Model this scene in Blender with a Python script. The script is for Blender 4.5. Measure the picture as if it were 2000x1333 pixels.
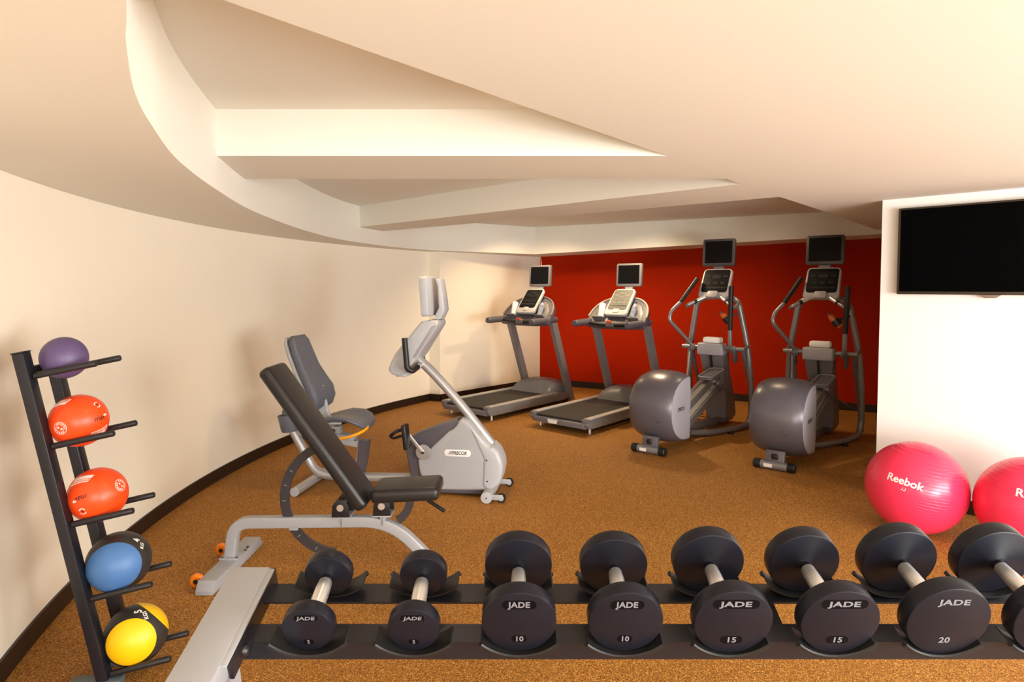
import bpy, bmesh, math, random
from mathutils import Vector, Matrix
random.seed(7)
C = bpy.context.scene.collection
for o in list(bpy.data.objects): bpy.data.objects.remove(o)
V = Vector
PI = math.pi
R_ = math.radians

# ------------------------------------------------------------------ camera
cam = bpy.data.cameras.new('camera'); co = bpy.data.objects.new('camera', cam); C.objects.link(co)
cam.sensor_width = 36; cam.lens = 1230 / 2000 * 36
cam.shift_y = -0.0263
co.location = (0, 0, 1.6); co.rotation_euler = (PI / 2 - math.atan(.044), 0, 0)
cam.clip_start = .05
bpy.context.scene.camera = co

# ------------------------------------------------------------------ light
sc = bpy.context.scene
sc.view_settings.view_transform = 'Standard'; sc.view_settings.look = 'None'
sc.view_settings.gamma = 1; sc.view_settings.use_curve_mapping = False
sc.view_settings.exposure = 0.05
w = bpy.data.worlds.new('world'); sc.world = w; w.use_nodes = True
w.node_tree.nodes['Background'].inputs[0].default_value = (1, .90, .76, 1)
w.node_tree.nodes['Background'].inputs[1].default_value = .25

def area(name, loc, target, sx, sy, power, color, spread=180):
    l = bpy.data.lights.new(name, 'AREA'); l.shape = 'RECTANGLE'; l.size = sx; l.size_y = sy
    l.energy = power; l.color = color; l.spread = R_(spread)
    o = bpy.data.objects.new(name, l); C.objects.link(o); o.location = loc
    o.rotation_euler = (V(target) - V(loc)).to_track_quat('-Z', 'Y').to_euler()
    return o
def spot(name, loc, target, power, color, size=1.6, blend=.8, radius=.06):
    l = bpy.data.lights.new(name, 'SPOT'); l.energy = power; l.color = color
    l.spot_size = size; l.spot_blend = blend; l.shadow_soft_size = radius
    o = bpy.data.objects.new(name, l); C.objects.link(o); o.location = loc
    o.rotation_euler = (V(target) - V(loc)).to_track_quat('-Z', 'Y').to_euler()
    return o
COOL = (.86, .92, 1.0); WARM = (1.0, .72, .42); CREAMY = (1.0, .86, .68)
# daylight from the window side, right and behind the camera
area('window_light', (4.7, -.6, 1.35), (0.4, 4.2, 1.1), 3.2, 1.7, 285, (.98, .965, .97))
# unseen fill lamp added behind the camera to soften the left wall
area('fill_light', (.9, -3.3, 1.2), (-.6, 4, .9), 4.2, 1.9, 215, (1.0, .95, .88))
# unseen lamp added near the camera, aimed up to brighten the ceiling
area('ceiling_fill', (3.3, -1.2, .7), (2.4, 1.6, 2.25), 1.6, 1.0, 145, (.86, .97, 1))
# warm downlights hidden in the ceiling coffers
spot('ceiling_downlight', (-.5, 4.7, 2.46), (-.9, 5.1, 0), 60, WARM, 2.0, .7, .08)
spot('ceiling_downlight', (.35, 8.3, 2.46), (.35, 8.8, 0), 110, WARM, 2.5, .6, .08)
spot('ceiling_downlight', (1.45, 7.55, 2.46), (1.6, 8.1, 0), 150, (1.0, .76, .46), 2.5, .6, .08)
spot('ceiling_downlight', (2.5, 6.7, 2.46), (2.8, 7.3, 0), 25, WARM, 2.5, .6, .08)
area('recess_fill', (-.1, 1.9, 2.44), (-.1, 1.9, 0), .5, .3, 22, CREAMY)  # unseen fill lamp added for the near recess and front beam

# ------------------------------------------------------------------ materials
def nodes(m):
    m.use_nodes = True; nt = m.node_tree; b = nt.nodes['Principled BSDF']; return nt, b
def mat(name, col, rough=.5, metal=0, var=.06, vscale=12, bump=0, bscale=200, spec=.5, coat=0, aniso=None):
    m = bpy.data.materials.new(name); nt, b = nodes(m); N = nt.nodes; L = nt.links
    tc = N.new('ShaderNodeTexCoord')
    nz = N.new('ShaderNodeTexNoise'); nz.inputs['Scale'].default_value = vscale; nz.inputs['Detail'].default_value = 4
    L.new(tc.outputs['Object'], nz.inputs['Vector'])
    mx = N.new('ShaderNodeMixRGB'); mx.blend_type = 'MIX'
    mx.inputs[1].default_value = tuple(c * (1 - var) for c in col) + (1,)
    mx.inputs[2].default_value = tuple(min(1, c * (1 + var)) for c in col) + (1,)
    L.new(nz.outputs['Fac'], mx.inputs[0]); L.new(mx.outputs[0], b.inputs['Base Color'])
    b.inputs['Roughness'].default_value = rough; b.inputs['Metallic'].default_value = metal
    b.inputs['Specular IOR Level'].default_value = spec
    if coat: b.inputs['Coat Weight'].default_value = coat; b.inputs['Coat Roughness'].default_value = .15
    if bump:
        n2 = N.new('ShaderNodeTexNoise'); n2.inputs['Scale'].default_value = bscale; n2.inputs['Detail'].default_value = 3
        L.new(tc.outputs['Object'], n2.inputs['Vector'])
        bp = N.new('ShaderNodeBump'); bp.inputs['Strength'].default_value = bump; bp.inputs['Distance'].default_value = .002
        L.new(n2.outputs['Fac'], bp.inputs['Height']); L.new(bp.outputs[0], b.inputs['Normal'])
    return m
M = {}
M['wall'] = mat('cream_paint', (.88, .805, .665), .62, var=.015, vscale=2, bump=.06, bscale=350, spec=.3)
M['white_wall'] = mat('white_paint', (.86, .84, .80), .6, var=.01, vscale=2, bump=.05, bscale=350, spec=.3)
M['ceiling'] = mat('ceiling_paint', (.785, .755, .672), .8, var=.012, vscale=1.5, spec=.2)
M['red'] = mat('red_orange_paint', (.37, .0160, .0004), .75, var=.03, vscale=3, bump=.06, bscale=300, spec=.07)
M['base'] = mat('dark_brown_rubber', (.016, .008, .004), .45, var=.1, vscale=5)
M['black'] = mat('black_paint', (.012, .011, .013), .38, var=.1)
M['navy'] = mat('black_blue_powder_coat', (.0095, .0098, .0145), .36, var=.1, bump=.05, bscale=500)
M['rubber'] = mat('black_rubber', (.0075, .008, .0135), .33, var=.15, vscale=25, bump=.03, bscale=300, spec=.26)
M['recess'] = mat('black_badge', (.0015, .0012, .002), .6, spec=.1)
M['softblack'] = mat('soft_black_grip', (.010, .0095, .010), .45, var=.15, bump=.05, bscale=400, spec=.4)
M['arc_coat'] = mat('charcoal_coat', (.035, .032, .036), .4, var=.1)
M['vinyl'] = mat('black_vinyl', (.013, .0125, .013), .38, var=.15, vscale=8, bump=.10, bscale=450)
M['grey_frame'] = mat('light_grey_powder_coat', (.36, .365, .385), .40, .15, var=.03, bump=.05, bscale=500)
M['frame_grey'] = mat('mid_grey_frame', (.27, .27, .285), .34, .5, var=.03)
M['silver'] = mat('silver_paint', (.47, .475, .49), .32, .55, var=.03)
M['chrome'] = mat('brushed_steel', (.80, .80, .79), .34, .85, var=.03)
M['light_plastic'] = mat('light_grey_plastic', (.37, .375, .39), .42, var=.02)
M['console_grey'] = mat('console_grey', (.42, .42, .42), .45, var=.02)
M['pale_plastic'] = mat('pale_grey_plastic', (.43, .44, .46), .38, var=.02)
M['lav_plastic'] = mat('lavender_grey_plastic', (.33, .315, .345), .42, var=.02)
M['dark_plastic'] = mat('charcoal_plastic', (.085, .078, .095), .42, var=.06)
M['mid_plastic'] = mat('mid_grey_plastic', (.15, .14, .15), .40, var=.05)
M['drum'] = mat('slate_grey_satin_plastic', (.125, .115, .135), .30, .25, var=.04)
M['tread_grey'] = mat('treadmill_grey', (.20, .19, .19), .38, .2, var=.04)
M['rail_top'] = mat('grey_foot_rail', (.38, .36, .34), .5, var=.05, bump=.2, bscale=250)
M['belt'] = mat('running_belt', (.022, .019, .017), .75, var=.2, vscale=60, bump=.3, bscale=500)
M['screen'] = mat('black_screen_glass', (.003, .003, .004), .22, spec=.18)
M['tv_glass'] = mat('television_glass', (.0006, .0006, .0008), .6, spec=.03)
M['panel'] = mat('black_key_panel', (.006, .006, .0065), .55, var=.1, spec=.1)
M['panel_glare'] = mat('glare_painted_key_panel', (.115, .113, .105), .55, var=.2, vscale=60)  # dark key panel lightened, a reflection painted into its colour
M['key'] = mat('grey_keys', (.020, .020, .021), .6, spec=.12)
M['key_glare'] = mat('glare_painted_keys', (.16, .158, .15), .6)  # keys lightened along with the panel's painted reflection
M['white'] = mat('white_plastic', (.80, .79, .77), .4, var=.02)
M['towel'] = mat('white_terry', (.86, .85, .82), .95, var=.03, bump=.6, bscale=300)
M['bottle'] = mat('clear_blue_bottle', (.30, .32, .40), .12, var=.5, vscale=35)
M['orange_liquid'] = mat('orange_drink', (.60, .14, .03), .2, var=.2)
M['orange'] = mat('orange_urethane', (.80, .20, .008), .35, var=.06)
M['yellow_lever'] = mat('amber_plastic', (.85, .36, .006), .35, var=.04)
M['red_clip'] = mat('red_clip', (.60, .09, .03), .45)
M['seat'] = mat('slate_blue_grey_fabric', (.095, .105, .135), .55, var=.25, vscale=70, bump=.5, bscale=260)
M['seat_shell'] = mat('blue_grey_plastic', (.105, .115, .145), .40, var=.06)
M['ball_purple'] = mat('purple_rubber', (.095, .062, .155), .46, var=.08, vscale=15, bump=.15, bscale=220)
M['ball_orange'] = mat('orange_red_vinyl', (.92, .072, .008), .34, var=.03, vscale=8, bump=.04, bscale=200)
M['ball_black'] = mat('charcoal_rubber', (.026, .023, .022), .45, var=.1, bump=.2, bscale=300)
M['ball_blue'] = mat('blue_rubber', (.06, .165, .40), .45, var=.06, bump=.1, bscale=300)
M['ball_yellow'] = mat('yellow_rubber', (.90, .52, .002), .42, var=.04, bump=.1, bscale=300)
M['print_white'] = mat('white_print', (.84, .80, .74), .5)
M['print_black'] = mat('black_print', (.02, .015, .012), .5)
M['print_grey'] = mat('grey_print', (.17, .17, .19), .6, spec=.2)
M['amber_print'] = mat('amber_print', (.85, .35, .05), .5)
M['logo_black'] = mat('logo_black', (.03, .03, .03), .4)

def ball_pink():
    m = mat('raspberry_pvc', (.85, .034, .098), .27, var=.04, vscale=5, coat=.15)
    nt = m.node_tree; N = nt.nodes; L = nt.links; b = N['Principled BSDF']
    tc = N.new('ShaderNodeTexCoord'); wv = N.new('ShaderNodeTexWave'); wv.wave_type = 'BANDS'; wv.bands_direction = 'Z'
    wv.inputs['Scale'].default_value = 16; wv.inputs['Distortion'].default_value = .15
    L.new(tc.outputs['Object'], wv.inputs['Vector'])
    cr = N.new('ShaderNodeValToRGB'); cr.color_ramp.elements[0].position = 0; cr.color_ramp.elements[0].color = (0, 0, 0, 1)
    cr.color_ramp.elements[1].position = .14; cr.color_ramp.elements[1].color = (1, 1, 1, 1)
    L.new(wv.outputs['Fac'], cr.inputs[0])
    bp = N.new('ShaderNodeBump'); bp.inputs['Strength'].default_value = .35; bp.inputs['Distance'].default_value = .003
    L.new(cr.outputs[0], bp.inputs['Height']); L.new(bp.outputs[0], b.inputs['Normal'])
    return m
M['ball_pink'] = ball_pink()

def floor_mat():
    m = bpy.data.materials.new('speckled_rubber_floor'); nt, b = nodes(m); N = nt.nodes; L = nt.links
    tc = N.new('ShaderNodeTexCoord')
    def noise(s, d=2):
        n = N.new('ShaderNodeTexNoise'); n.inputs['Scale'].default_value = s; n.inputs['Detail'].default_value = d
        L.new(tc.outputs['Object'], n.inputs['Vector']); return n
    def ramp(src, stops):
        r = N.new('ShaderNodeValToRGB'); e = r.color_ramp.elements
        e[0].position, e[0].color = stops[0][0], stops[0][1] + (1,)
        e[1].position, e[1].color = stops[-1][0], stops[-1][1] + (1,)
        for p, c in stops[1:-1]:
            q = e.new(p); q.color = c + (1,)
        L.new(src, r.inputs[0]); return r
    v = N.new('ShaderNodeTexVoronoi'); v.inputs['Scale'].default_value = 340; L.new(tc.outputs['Object'], v.inputs['Vector'])
    sep = N.new('ShaderNodeSeparateColor'); L.new(v.outputs['Color'], sep.inputs[0])
    r1 = ramp(sep.outputs[0], [(0, (.09, .030, .003)), (.28, (.24, .092, .010)), (.62, (.38, .152, .017)), (.86, (.56, .25, .038)), (.97, (.78, .47, .15))])
    n1 = noise(90, 3); r2 = ramp(n1.outputs['Fac'], [(.3, (.72, .70, .68)), (.7, (1.12, 1.12, 1.12))])
    mu = N.new('ShaderNodeMixRGB'); mu.blend_type = 'MULTIPLY'; mu.inputs[0].default_value = 1
    L.new(r1.outputs[0], mu.inputs[1]); L.new(r2.outputs[0], mu.inputs[2])
    n2 = noise(1.1, 4); r3 = ramp(n2.outputs['Fac'], [(.3, (.9, .9, .9)), (.7, (1.06, 1.06, 1.06))])
    m2 = N.new('ShaderNodeMixRGB'); m2.blend_type = 'MULTIPLY'; m2.inputs[0].default_value = 1
    L.new(mu.outputs[0], m2.inputs[1]); L.new(r3.outputs[0], m2.inputs[2])
    L.new(m2.outputs[0], b.inputs['Base Color']); b.inputs['Roughness'].default_value = .72
    b.inputs['Specular IOR Level'].default_value = .3
    bp = N.new('ShaderNodeBump'); bp.inputs['Strength'].default_value = .35; bp.inputs['Distance'].default_value = .002
    L.new(v.outputs['Distance'], bp.inputs['Height']); L.new(bp.outputs[0], b.inputs['Normal'])
    return m
M['floor'] = floor_mat()

# ------------------------------------------------------------------ mesh helpers
def frame(o, xd, yd):
    x = V(xd).normalized(); y = V(yd); y = (y - x * y.dot(x)).normalized(); z = x.cross(y)
    m = Matrix((x, y, z)).transposed().to_4x4(); m.translation = V(o); return m
def spline(pts, n=8, closed=False):
    P = [V(p) for p in pts]; out = []
    k = len(P); rng = range(k if closed else k - 1)
    for i in rng:
        if closed: a, b, c, d = P[(i - 1) % k], P[i], P[(i + 1) % k], P[(i + 2) % k]
        else:
            b, c = P[i], P[i + 1]
            a = P[i - 1] if i else b * 2 - c
            d = P[i + 2] if i + 2 < k else c * 2 - b
        for j in range(n):
            t = j / n
            out.append(.5 * ((2 * b) + (c - a) * t + (2 * a - 5 * b + 4 * c - d) * t * t + (3 * b - a - 3 * c + d) * t ** 3))
    if not closed: out.append(P[-1])
    return out
def fillet(pts, r, n=6):
    P = [V(p) for p in pts]; out = [P[0]]
    for i in range(1, len(P) - 1):
        a, b, c = P[i - 1], P[i], P[i + 1]
        rr = min(r, (a - b).length * .48, (c - b).length * .48)
        p, q = b + (a - b).normalized() * rr, b + (c - b).normalized() * rr
        for j in range(n + 1):
            t = j / n; out.append(p * (1 - t) ** 2 + b * 2 * t * (1 - t) + q * t * t)
    out.append(P[-1]); return out
def rrect(w, h, r, n=5):
    out = []
    for cx, cy, a0 in ((w / 2 - r, h / 2 - r, 0), (-w / 2 + r, h / 2 - r, 90), (-w / 2 + r, -h / 2 + r, 180), (w / 2 - r, -h / 2 + r, 270)):
        for j in range(n + 1):
            a = R_(a0 + 90 * j / n); out.append((cx + r * math.cos(a), cy + r * math.sin(a)))
    return out
class MB:
    def __init__(s): s.bm = bmesh.new()
    def box(s, c, d, rot=None, bevel=0, seg=2, mtx=None):
        r = bmesh.ops.create_cube(s.bm, size=1); vs = r['verts']
        for v in vs: v.co = V((v.co.x * d[0], v.co.y * d[1], v.co.z * d[2]))
        if bevel:
            es = list({e for v in vs for e in v.link_edges})
            rb = bmesh.ops.bevel(s.bm, geom=vs + es, offset=bevel, segments=seg, profile=.5, affect='EDGES')
            vs = rb['verts']
        m = mtx if mtx is not None else Matrix.Translation(V(c)) @ (rot.to_matrix().to_4x4() if rot is not None else Matrix())
        for v in vs: v.co = m @ v.co
        return s
    def ring(s, pts): return [s.bm.verts.new(p) for p in pts]
    def loft(s, rings, cap=True, closed=True):
        R = [s.ring(r) for r in rings]; n = len(R[0])
        for a, b in zip(R, R[1:]):
            for i in range(n if closed else n - 1):
                try: s.bm.faces.new((a[i], a[(i + 1) % n], b[(i + 1) % n], b[i]))
                except ValueError: pass
        if cap:
            for q in (R[0][::-1], R[-1]):
                try: s.bm.faces.new(q)
                except ValueError: pass
        return s
    def sweep(s, path, prof, up=(0, 0, 1), scales=None, cap=True, closed=False):
        P = [V(p) for p in path]; n = len(P); rings = []
        up = V(up); prevx = None
        for i in range(n):
            if closed: t = P[(i + 1) % n] - P[i - 1]
            else: t = (P[min(i + 1, n - 1)] - P[max(i - 1, 0)])
            t.normalize()
            if prevx is None:
                x = t.cross(up)
                if x.length < 1e-3: x = t.cross(V((1, 0, 0)))
            else: x = prevx - t * prevx.dot(t)
            x.normalize(); y = x.cross(t); prevx = x
            k = scales[i] if scales else 1
            rings.append([P[i] + x * (a * k) + y * (b * k) for a, b in prof])
        if closed: rings.append(rings[0]); cap = False
        return s.loft(rings, cap)
    def tube(s, path, r, n=12, radii=None, cap=True, closed=False):
        prof = [(math.cos(2 * PI * i / n) * r, math.sin(2 * PI * i / n) * r) for i in range(n)]
        return s.sweep(path, prof, scales=[q / r for q in radii] if radii else None, cap=cap, closed=closed)
    def rod(s, a, b, r, n=16): return s.tube([a, b], r, n)
    def prism(s, pts2, mtx, t, bevel=0, seg=2):
        """pts2 in the local xy plane of mtx, extruded along local z from 0 to t (bevels the rims)"""
        a = [s.bm.verts.new(V((p[0], p[1], 0))) for p in pts2]
        f = s.bm.faces.new(a)
        r = bmesh.ops.extrude_face_region(s.bm, geom=[f])
        nv = [g for g in r['geom'] if isinstance(g, bmesh.types.BMVert)]
        for v in nv: v.co.z += t
        vs = a + nv
        if bevel:
            sset = set(vs)
            es = [e for e in {e for v in vs for e in v.link_edges} if abs(e.verts[0].co.z - e.verts[1].co.z) < 1e-6 and e.verts[0] in sset and e.verts[1] in sset]
            es = [e for e in es if len(e.link_faces) == 2]
            rb = bmesh.ops.bevel(s.bm, geom=es, offset=bevel, segments=seg, profile=.5, affect='EDGES')
            vs = list({v for v in vs if v.is_valid} | set(rb['verts']))
        for v in vs: v.co = mtx @ v.co
        return s
    def lathe(s, prof, o, axis, n=32, a0=0., a1=2 * PI):
        """prof: (radius, distance along axis)"""
        ax = V(axis).normalized(); x = ax.orthogonal().normalized(); y = ax.cross(x); o = V(o)
        full = abs(a1 - a0 - 2 * PI) < 1e-6
        rings = []
        for r, h in prof:
            rings.append([o + ax * h + (x * math.cos(a0 + (a1 - a0) * i / n) + y * math.sin(a0 + (a1 - a0) * i / n)) * max(r, 1e-5) for i in range(n if full else n + 1)])
        return s.loft(rings, True, full)
    def sphere(s, c, r, u=40, v=24):
        m = Matrix.Translation(V(c)); bmesh.ops.create_uvsphere(s.bm, u_segments=u, v_segments=v, radius=r, matrix=m); return s
    def quad(s, *pts): s.bm.faces.new([s.bm.verts.new(V(p)) for p in pts]); return s
    def poly(s, pts): s.bm.faces.new([s.bm.verts.new(V(p)) for p in pts]); return s
    def build(s, name, m, parent=None, smooth=35, loc=None, label=None):
        bmesh.ops.remove_doubles(s.bm, verts=s.bm.verts, dist=1e-6)
        bmesh.ops.recalc_face_normals(s.bm, faces=s.bm.faces)
        me = bpy.data.meshes.new(name); s.bm.to_mesh(me); s.bm.free()
        if smooth:
            me.shade_smooth(); me.set_sharp_from_angle(angle=R_(smooth))
        me.materials.append(M[m] if isinstance(m, str) else m)
        o = bpy.data.objects.new(name, me); C.objects.link(o)
        if parent is not None: o.parent = parent
        if loc: o.location = loc
        if label: o['label'] = label
        return o
def thing(name, label, cat, loc=(0, 0, 0), head=0., group=None):
    o = bpy.data.objects.new(name, None); C.objects.link(o); o.empty_display_size = .1
    o.location = loc; o.rotation_euler = (0, 0, -head)          # head: clockwise from +Y
    o['label'] = label; o['category'] = cat
    if group: o['group'] = group
    return o
def struct(o):
    o['kind'] = 'structure'; return o
def copy_tree(o, parent=None):
    c = o.copy(); C.objects.link(c)
    if parent is not None: c.parent = parent
    for ch in list(o.children): copy_tree(ch, c)
    return c
_tc = {}
def text_geo(txt, size, bold=.0, spacing=1.0, shear=0.):
    k = (txt, size, bold, spacing, shear)
    if k in _tc: return _tc[k]
    cu = bpy.data.curves.new('lettering', 'FONT'); cu.body = txt; cu.size = size; cu.align_x = 'CENTER'; cu.align_y = 'CENTER'
    cu.offset = bold * size; cu.space_character = spacing; cu.shear = shear; cu.resolution_u = 3
    ob = bpy.data.objects.new('lettering', cu); C.objects.link(ob)
    bpy.context.view_layer.update()
    dg = bpy.context.evaluated_depsgraph_get(); me = bpy.data.meshes.new_from_object(ob.evaluated_get(dg))
    vs = [v.co.copy() for v in me.vertices]; fs = [tuple(p.vertices) for p in me.polygons]
    bpy.data.objects.remove(ob); bpy.data.curves.remove(cu); bpy.data.meshes.remove(me)
    _tc[k] = (vs, fs); return _tc[k]
def text_on(name, txt, size, mp, m, parent, **kw):
    vs, fs = text_geo(txt, size, **kw)
    me = bpy.data.meshes.new(name); me.from_pydata([mp(v.x, v.y) for v in vs], [], fs); me.update()
    me.materials.append(M[m]); o = bpy.data.objects.new(name, me); C.objects.link(o); o.parent = parent
    return o
def plane_map(mtx, sx=1, sy=1, lift=.0008): return lambda x, y: mtx @ V((x * sx, y * sy, lift))
def ball_map(d, ang, R, eps=.0012, flip=1):
    """patch of a sphere about direction d, rotated by ang; u to the viewer's right when seen from outside"""
    d = V(d).normalized(); r = V((0, 0, 1)).cross(d).normalized(); u = d.cross(r)
    c, s_ = math.cos(ang), math.sin(ang); r2 = r * c + u * s_; u2 = u * c - r * s_
    def f(x, y):
        a, b = x / R, y / R; l = math.hypot(a, b)
        q = d if l < 1e-9 else d * math.cos(l) + (r2 * a + u2 * b) * (math.sin(l) / l)
        return q * (R + eps)
    return f
def flat_patch(mb, pts2, mp, n=1):
    mb.poly([mp(x, y) for x, y in pts2])
def ring_patch(mb, mp, r0, r1, a0=0, a1=360, n=36, cx=0, cy=0):
    P = []
    for i in range(n + 1):
        a = R_(a0 + (a1 - a0) * i / n)
        P.append((mp(cx + r0 * math.cos(a), cy + r0 * math.sin(a)), mp(cx + r1 * math.cos(a), cy + r1 * math.sin(a))))
    for (a, b), (c, d) in zip(P, P[1:]):
        mb.bm.faces.new([mb.bm.verts.new(q) for q in (a, b, d, c)])
def grid_patch(mb, mp, w, h, nx=8, ny=4, skew=0, cx=0, cy=0):
    for i in range(nx):
        for j in range(ny):
            q = []
            for a, b in ((i, j), (i + 1, j), (i + 1, j + 1), (i, j + 1)):
                y = cy - h / 2 + h * b / ny; q.append(mp(cx - w / 2 + w * a / nx + skew * (y - cy), y))
            mb.bm.faces.new([mb.bm.verts.new(p) for p in q])

# ================================================================== the room
ZS, ZB, ZR = 2.08, 2.25, 2.48            # soffit, beam and slab underside, recess ceiling
b = MB(); b.poly([(-4, -4, 0), (7, -4, 0), (7, 12, 0), (-4, 12, 0)]); struct(b.build('floor', 'floor', smooth=0))
b = MB(); b.box((1.5, 4, ZR + .05), (11, 16, .1)); struct(b.build('ceiling', 'ceiling', smooth=0))

CX, CY, CR = 4.490, 4.736, 6.932          # curved left wall: arc of a circle
a_end = math.atan2(8.772 - CY, -1.163 - CX); a_start = math.atan2(1.6 - CY, -math.sqrt(CR ** 2 - (1.6 - CY) ** 2)) + 2 * PI
def arc(r, a0, a1, n): return [(CX + r * math.cos(a0 + (a1 - a0) * i / n), CY + r * math.sin(a0 + (a1 - a0) * i / n)) for i in range(n + 1)]
def wall_strip(name, pts, z0, z1, t, m, out=None):
    """thin solid wall along pts (plan), thickness t to the left of travel"""
    P = [V((p[0], p[1], 0)) for p in pts]; rings = []
    for i, p in enumerate(P):
        d = (P[min(i + 1, len(P) - 1)] - P[max(0, i - 1)]).normalized(); nrm = V((-d.y, d.x, 0)) * t
        rings.append([p + V((0, 0, z0)), p + V((0, 0, z1)), p + nrm + V((0, 0, z1)), p + nrm + V((0, 0, z0))])
    b = MB(); b.loft(rings); return struct(b.build(name, m, smooth=25))
left_arc = arc(CR, a_start, a_end + 2 * PI if a_end < 0 else a_end, 90)
left_arc = [(left_arc[0][0], -3.6)] + left_arc          # straight on behind the camera
K = V((.456, 10.27)); J = V((-.998, 8.70))
RD = V((.6798, -.7334)); RW = V((.8705, -.4922))
def thick(name, pts, z0, z1, t, m): return wall_strip(name, pts, z0, z1, t, m)
# travel runs from near to far, so the outside lies on the left hand
thick('wall_left', left_arc, 0, ZR, .12, 'wall')
thick('wall_left_jog', [left_arc[-1], (J.x, J.y)], 0, ZR, .12, 'wall')
thick('wall_left_back', [(J.x, J.y), (K.x, K.y)], 0, ZR, .12, 'wall')
thick('wall_back', [(K.x, K.y), tuple(K + RW * 6.0)], 0, ZR, .12, 'red')
TV0 = V((2.804, 4.797)); TV1 = TV0 + RD * 5.2
thick('wall_right', [tuple(TV0 + V((.7334, .6798)) * 0), tuple(TV1)], 0, ZR, .15, 'white_wall')
E1 = K + RW * 6.0
thick('wall_right_alcove', [tuple(E1), tuple(TV0 + RD * .3 + V((.7334, .6798)) * .15)], 0, ZR, -.12, 'wall')
# walls closing the room behind the camera
thick('wall_right_near', [tuple(TV1), (TV1.x, -3.6)], 0, ZR, .12, 'wall')
thick('wall_front', [(TV1.x, -3.6), left_arc[0]], 0, ZR, .12, 'wall')
# baseboards
def baseboard(name, pts):
    return wall_strip(name, pts, 0.0, .098, -.012, 'base')
baseboard('baseboard_left', left_arc)
baseboard('baseboard_left_jog', [left_arc[-1], (J.x, J.y)])
baseboard('baseboard_left_back', [(J.x, J.y), (K.x, K.y)])
baseboard('baseboard_back', [(K.x, K.y), tuple(E1)])
baseboard('baseboard_right', [tuple(TV0), tuple(TV1)])

# curved soffit along the left wall and over the red wall
inner = [(.25, -3.5), (.2, -1.4), (.05, -.25), (-.215, .345), (-.646, 1.077), (-.762, 1.266), (-.873, 1.464), (-.942, 1.599), (-1.085, 1.929), (-1.275, 2.436), (-1.47, 3.168),
         (-1.657, 4.101), (-1.779, 5.498), (-1.735, 6.594), (-1.46, 7.62), (-1.03, 8.40), (0.0, 9.155), (.343, 9.411)]
curve = [(p.x, p.y) for p in spline([V((x, y, 0)) for x, y in inner[3:17] if (x, y) != (-.873, 1.464)], 8)] + [(.343, 9.411)]
curve = [(.25, -3.5), (.2, -1.4), (.05, -.25)] + curve
soff_end = V((.343, 9.411)) + RW * 6.0
def soffit():
    b = MB(); n = len(curve)
    outer = []
    for i, (x, y) in enumerate(curve):          # matching outer points behind the wall face
        d = V((x - CX, y - CY)); d.normalize()
        outer.append((CX + d.x * (CR + .03), CY + d.y * (CR + .03)) if y > 2.4 else (-2.3, y - .35))
    outer[-1] = (K.x + .0, K.y + .05)
    outer[-2] = (K.x - .45, K.y - .42); 
    for i in range(n - 1):
        (x0, y0), (x1, y1) = curve[i], curve[i + 1]; (u0, v0), (u1, v1) = outer[i], outer[i + 1]
        b.quad((x0, y0, ZS), (x1, y1, ZS), (u1, v1, ZS), (u0, v0, ZS))
        b.quad((x0, y0, ZS), (x1, y1, ZS), (x1, y1, ZR + .02), (x0, y0, ZR + .02))
    # straight part above the red wall
    a = V(curve[-1]); e = soff_end; k2 = K + RW * 6.1 + V((.02, .02)); k1 = V((K.x, K.y + .05))
    ZE = ZS + .0263 * 6.0                                    # the soffit climbs a little towards the right
    b.quad((a.x, a.y, ZS), (e.x, e.y, ZE), (k2.x, k2.y, ZE), (k1.x, k1.y, ZS))
    b.quad((a.x, a.y, ZS), (e.x, e.y, ZE), (e.x, e.y, ZR + .02), (a.x, a.y, ZR + .02))
    return struct(b.build('ceiling_soffit', 'ceiling', smooth=30))
soffit()

# low flat slab on the right with its straight diagonal edge
def slab():
    D = [(-1.9, -.05), (-.656, 1.459), (.095, 2.364), (.773, 3.170), (1.448, 4.034), (2.603, 5.369), (4.46, 7.60)]
    b = MB()
    b.poly([(x, y, ZB) for x, y in D] + [(7, 7.6, ZB), (7, -4, ZB), (-4, -4, ZB), (-4, -1.8, ZB)])
    for (x0, y0), (x1, y1) in zip(D, D[1:]):
        b.quad((x0, y0, ZB), (x1, y1, ZB), (x1, y1, ZR + .02), (x0, y0, ZR + .02))
    return struct(b.build('ceiling_slab', 'ceiling', smooth=0))
slab()
# two dropped beams
def beam(name, P):
    b = MB(); b.loft([[(x, y, ZB + .0005) for x, y in P], [(x, y, ZR + .02) for x, y in P]]); return struct(b.build(name, 'ceiling', smooth=0))
beam('ceiling_beam', [(-1.60, 3.17), (1.9, 3.17), (2.3, 3.843), (-1.75, 3.843)])
beam('ceiling_beam', [(-1.80, 7.06), (-1.243, 6.541), (1.448, 4.034), (2.2, 3.35), (2.75, 3.86), (1.952, 4.606), (-.962, 6.994), (-1.6, 7.52)])

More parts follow.
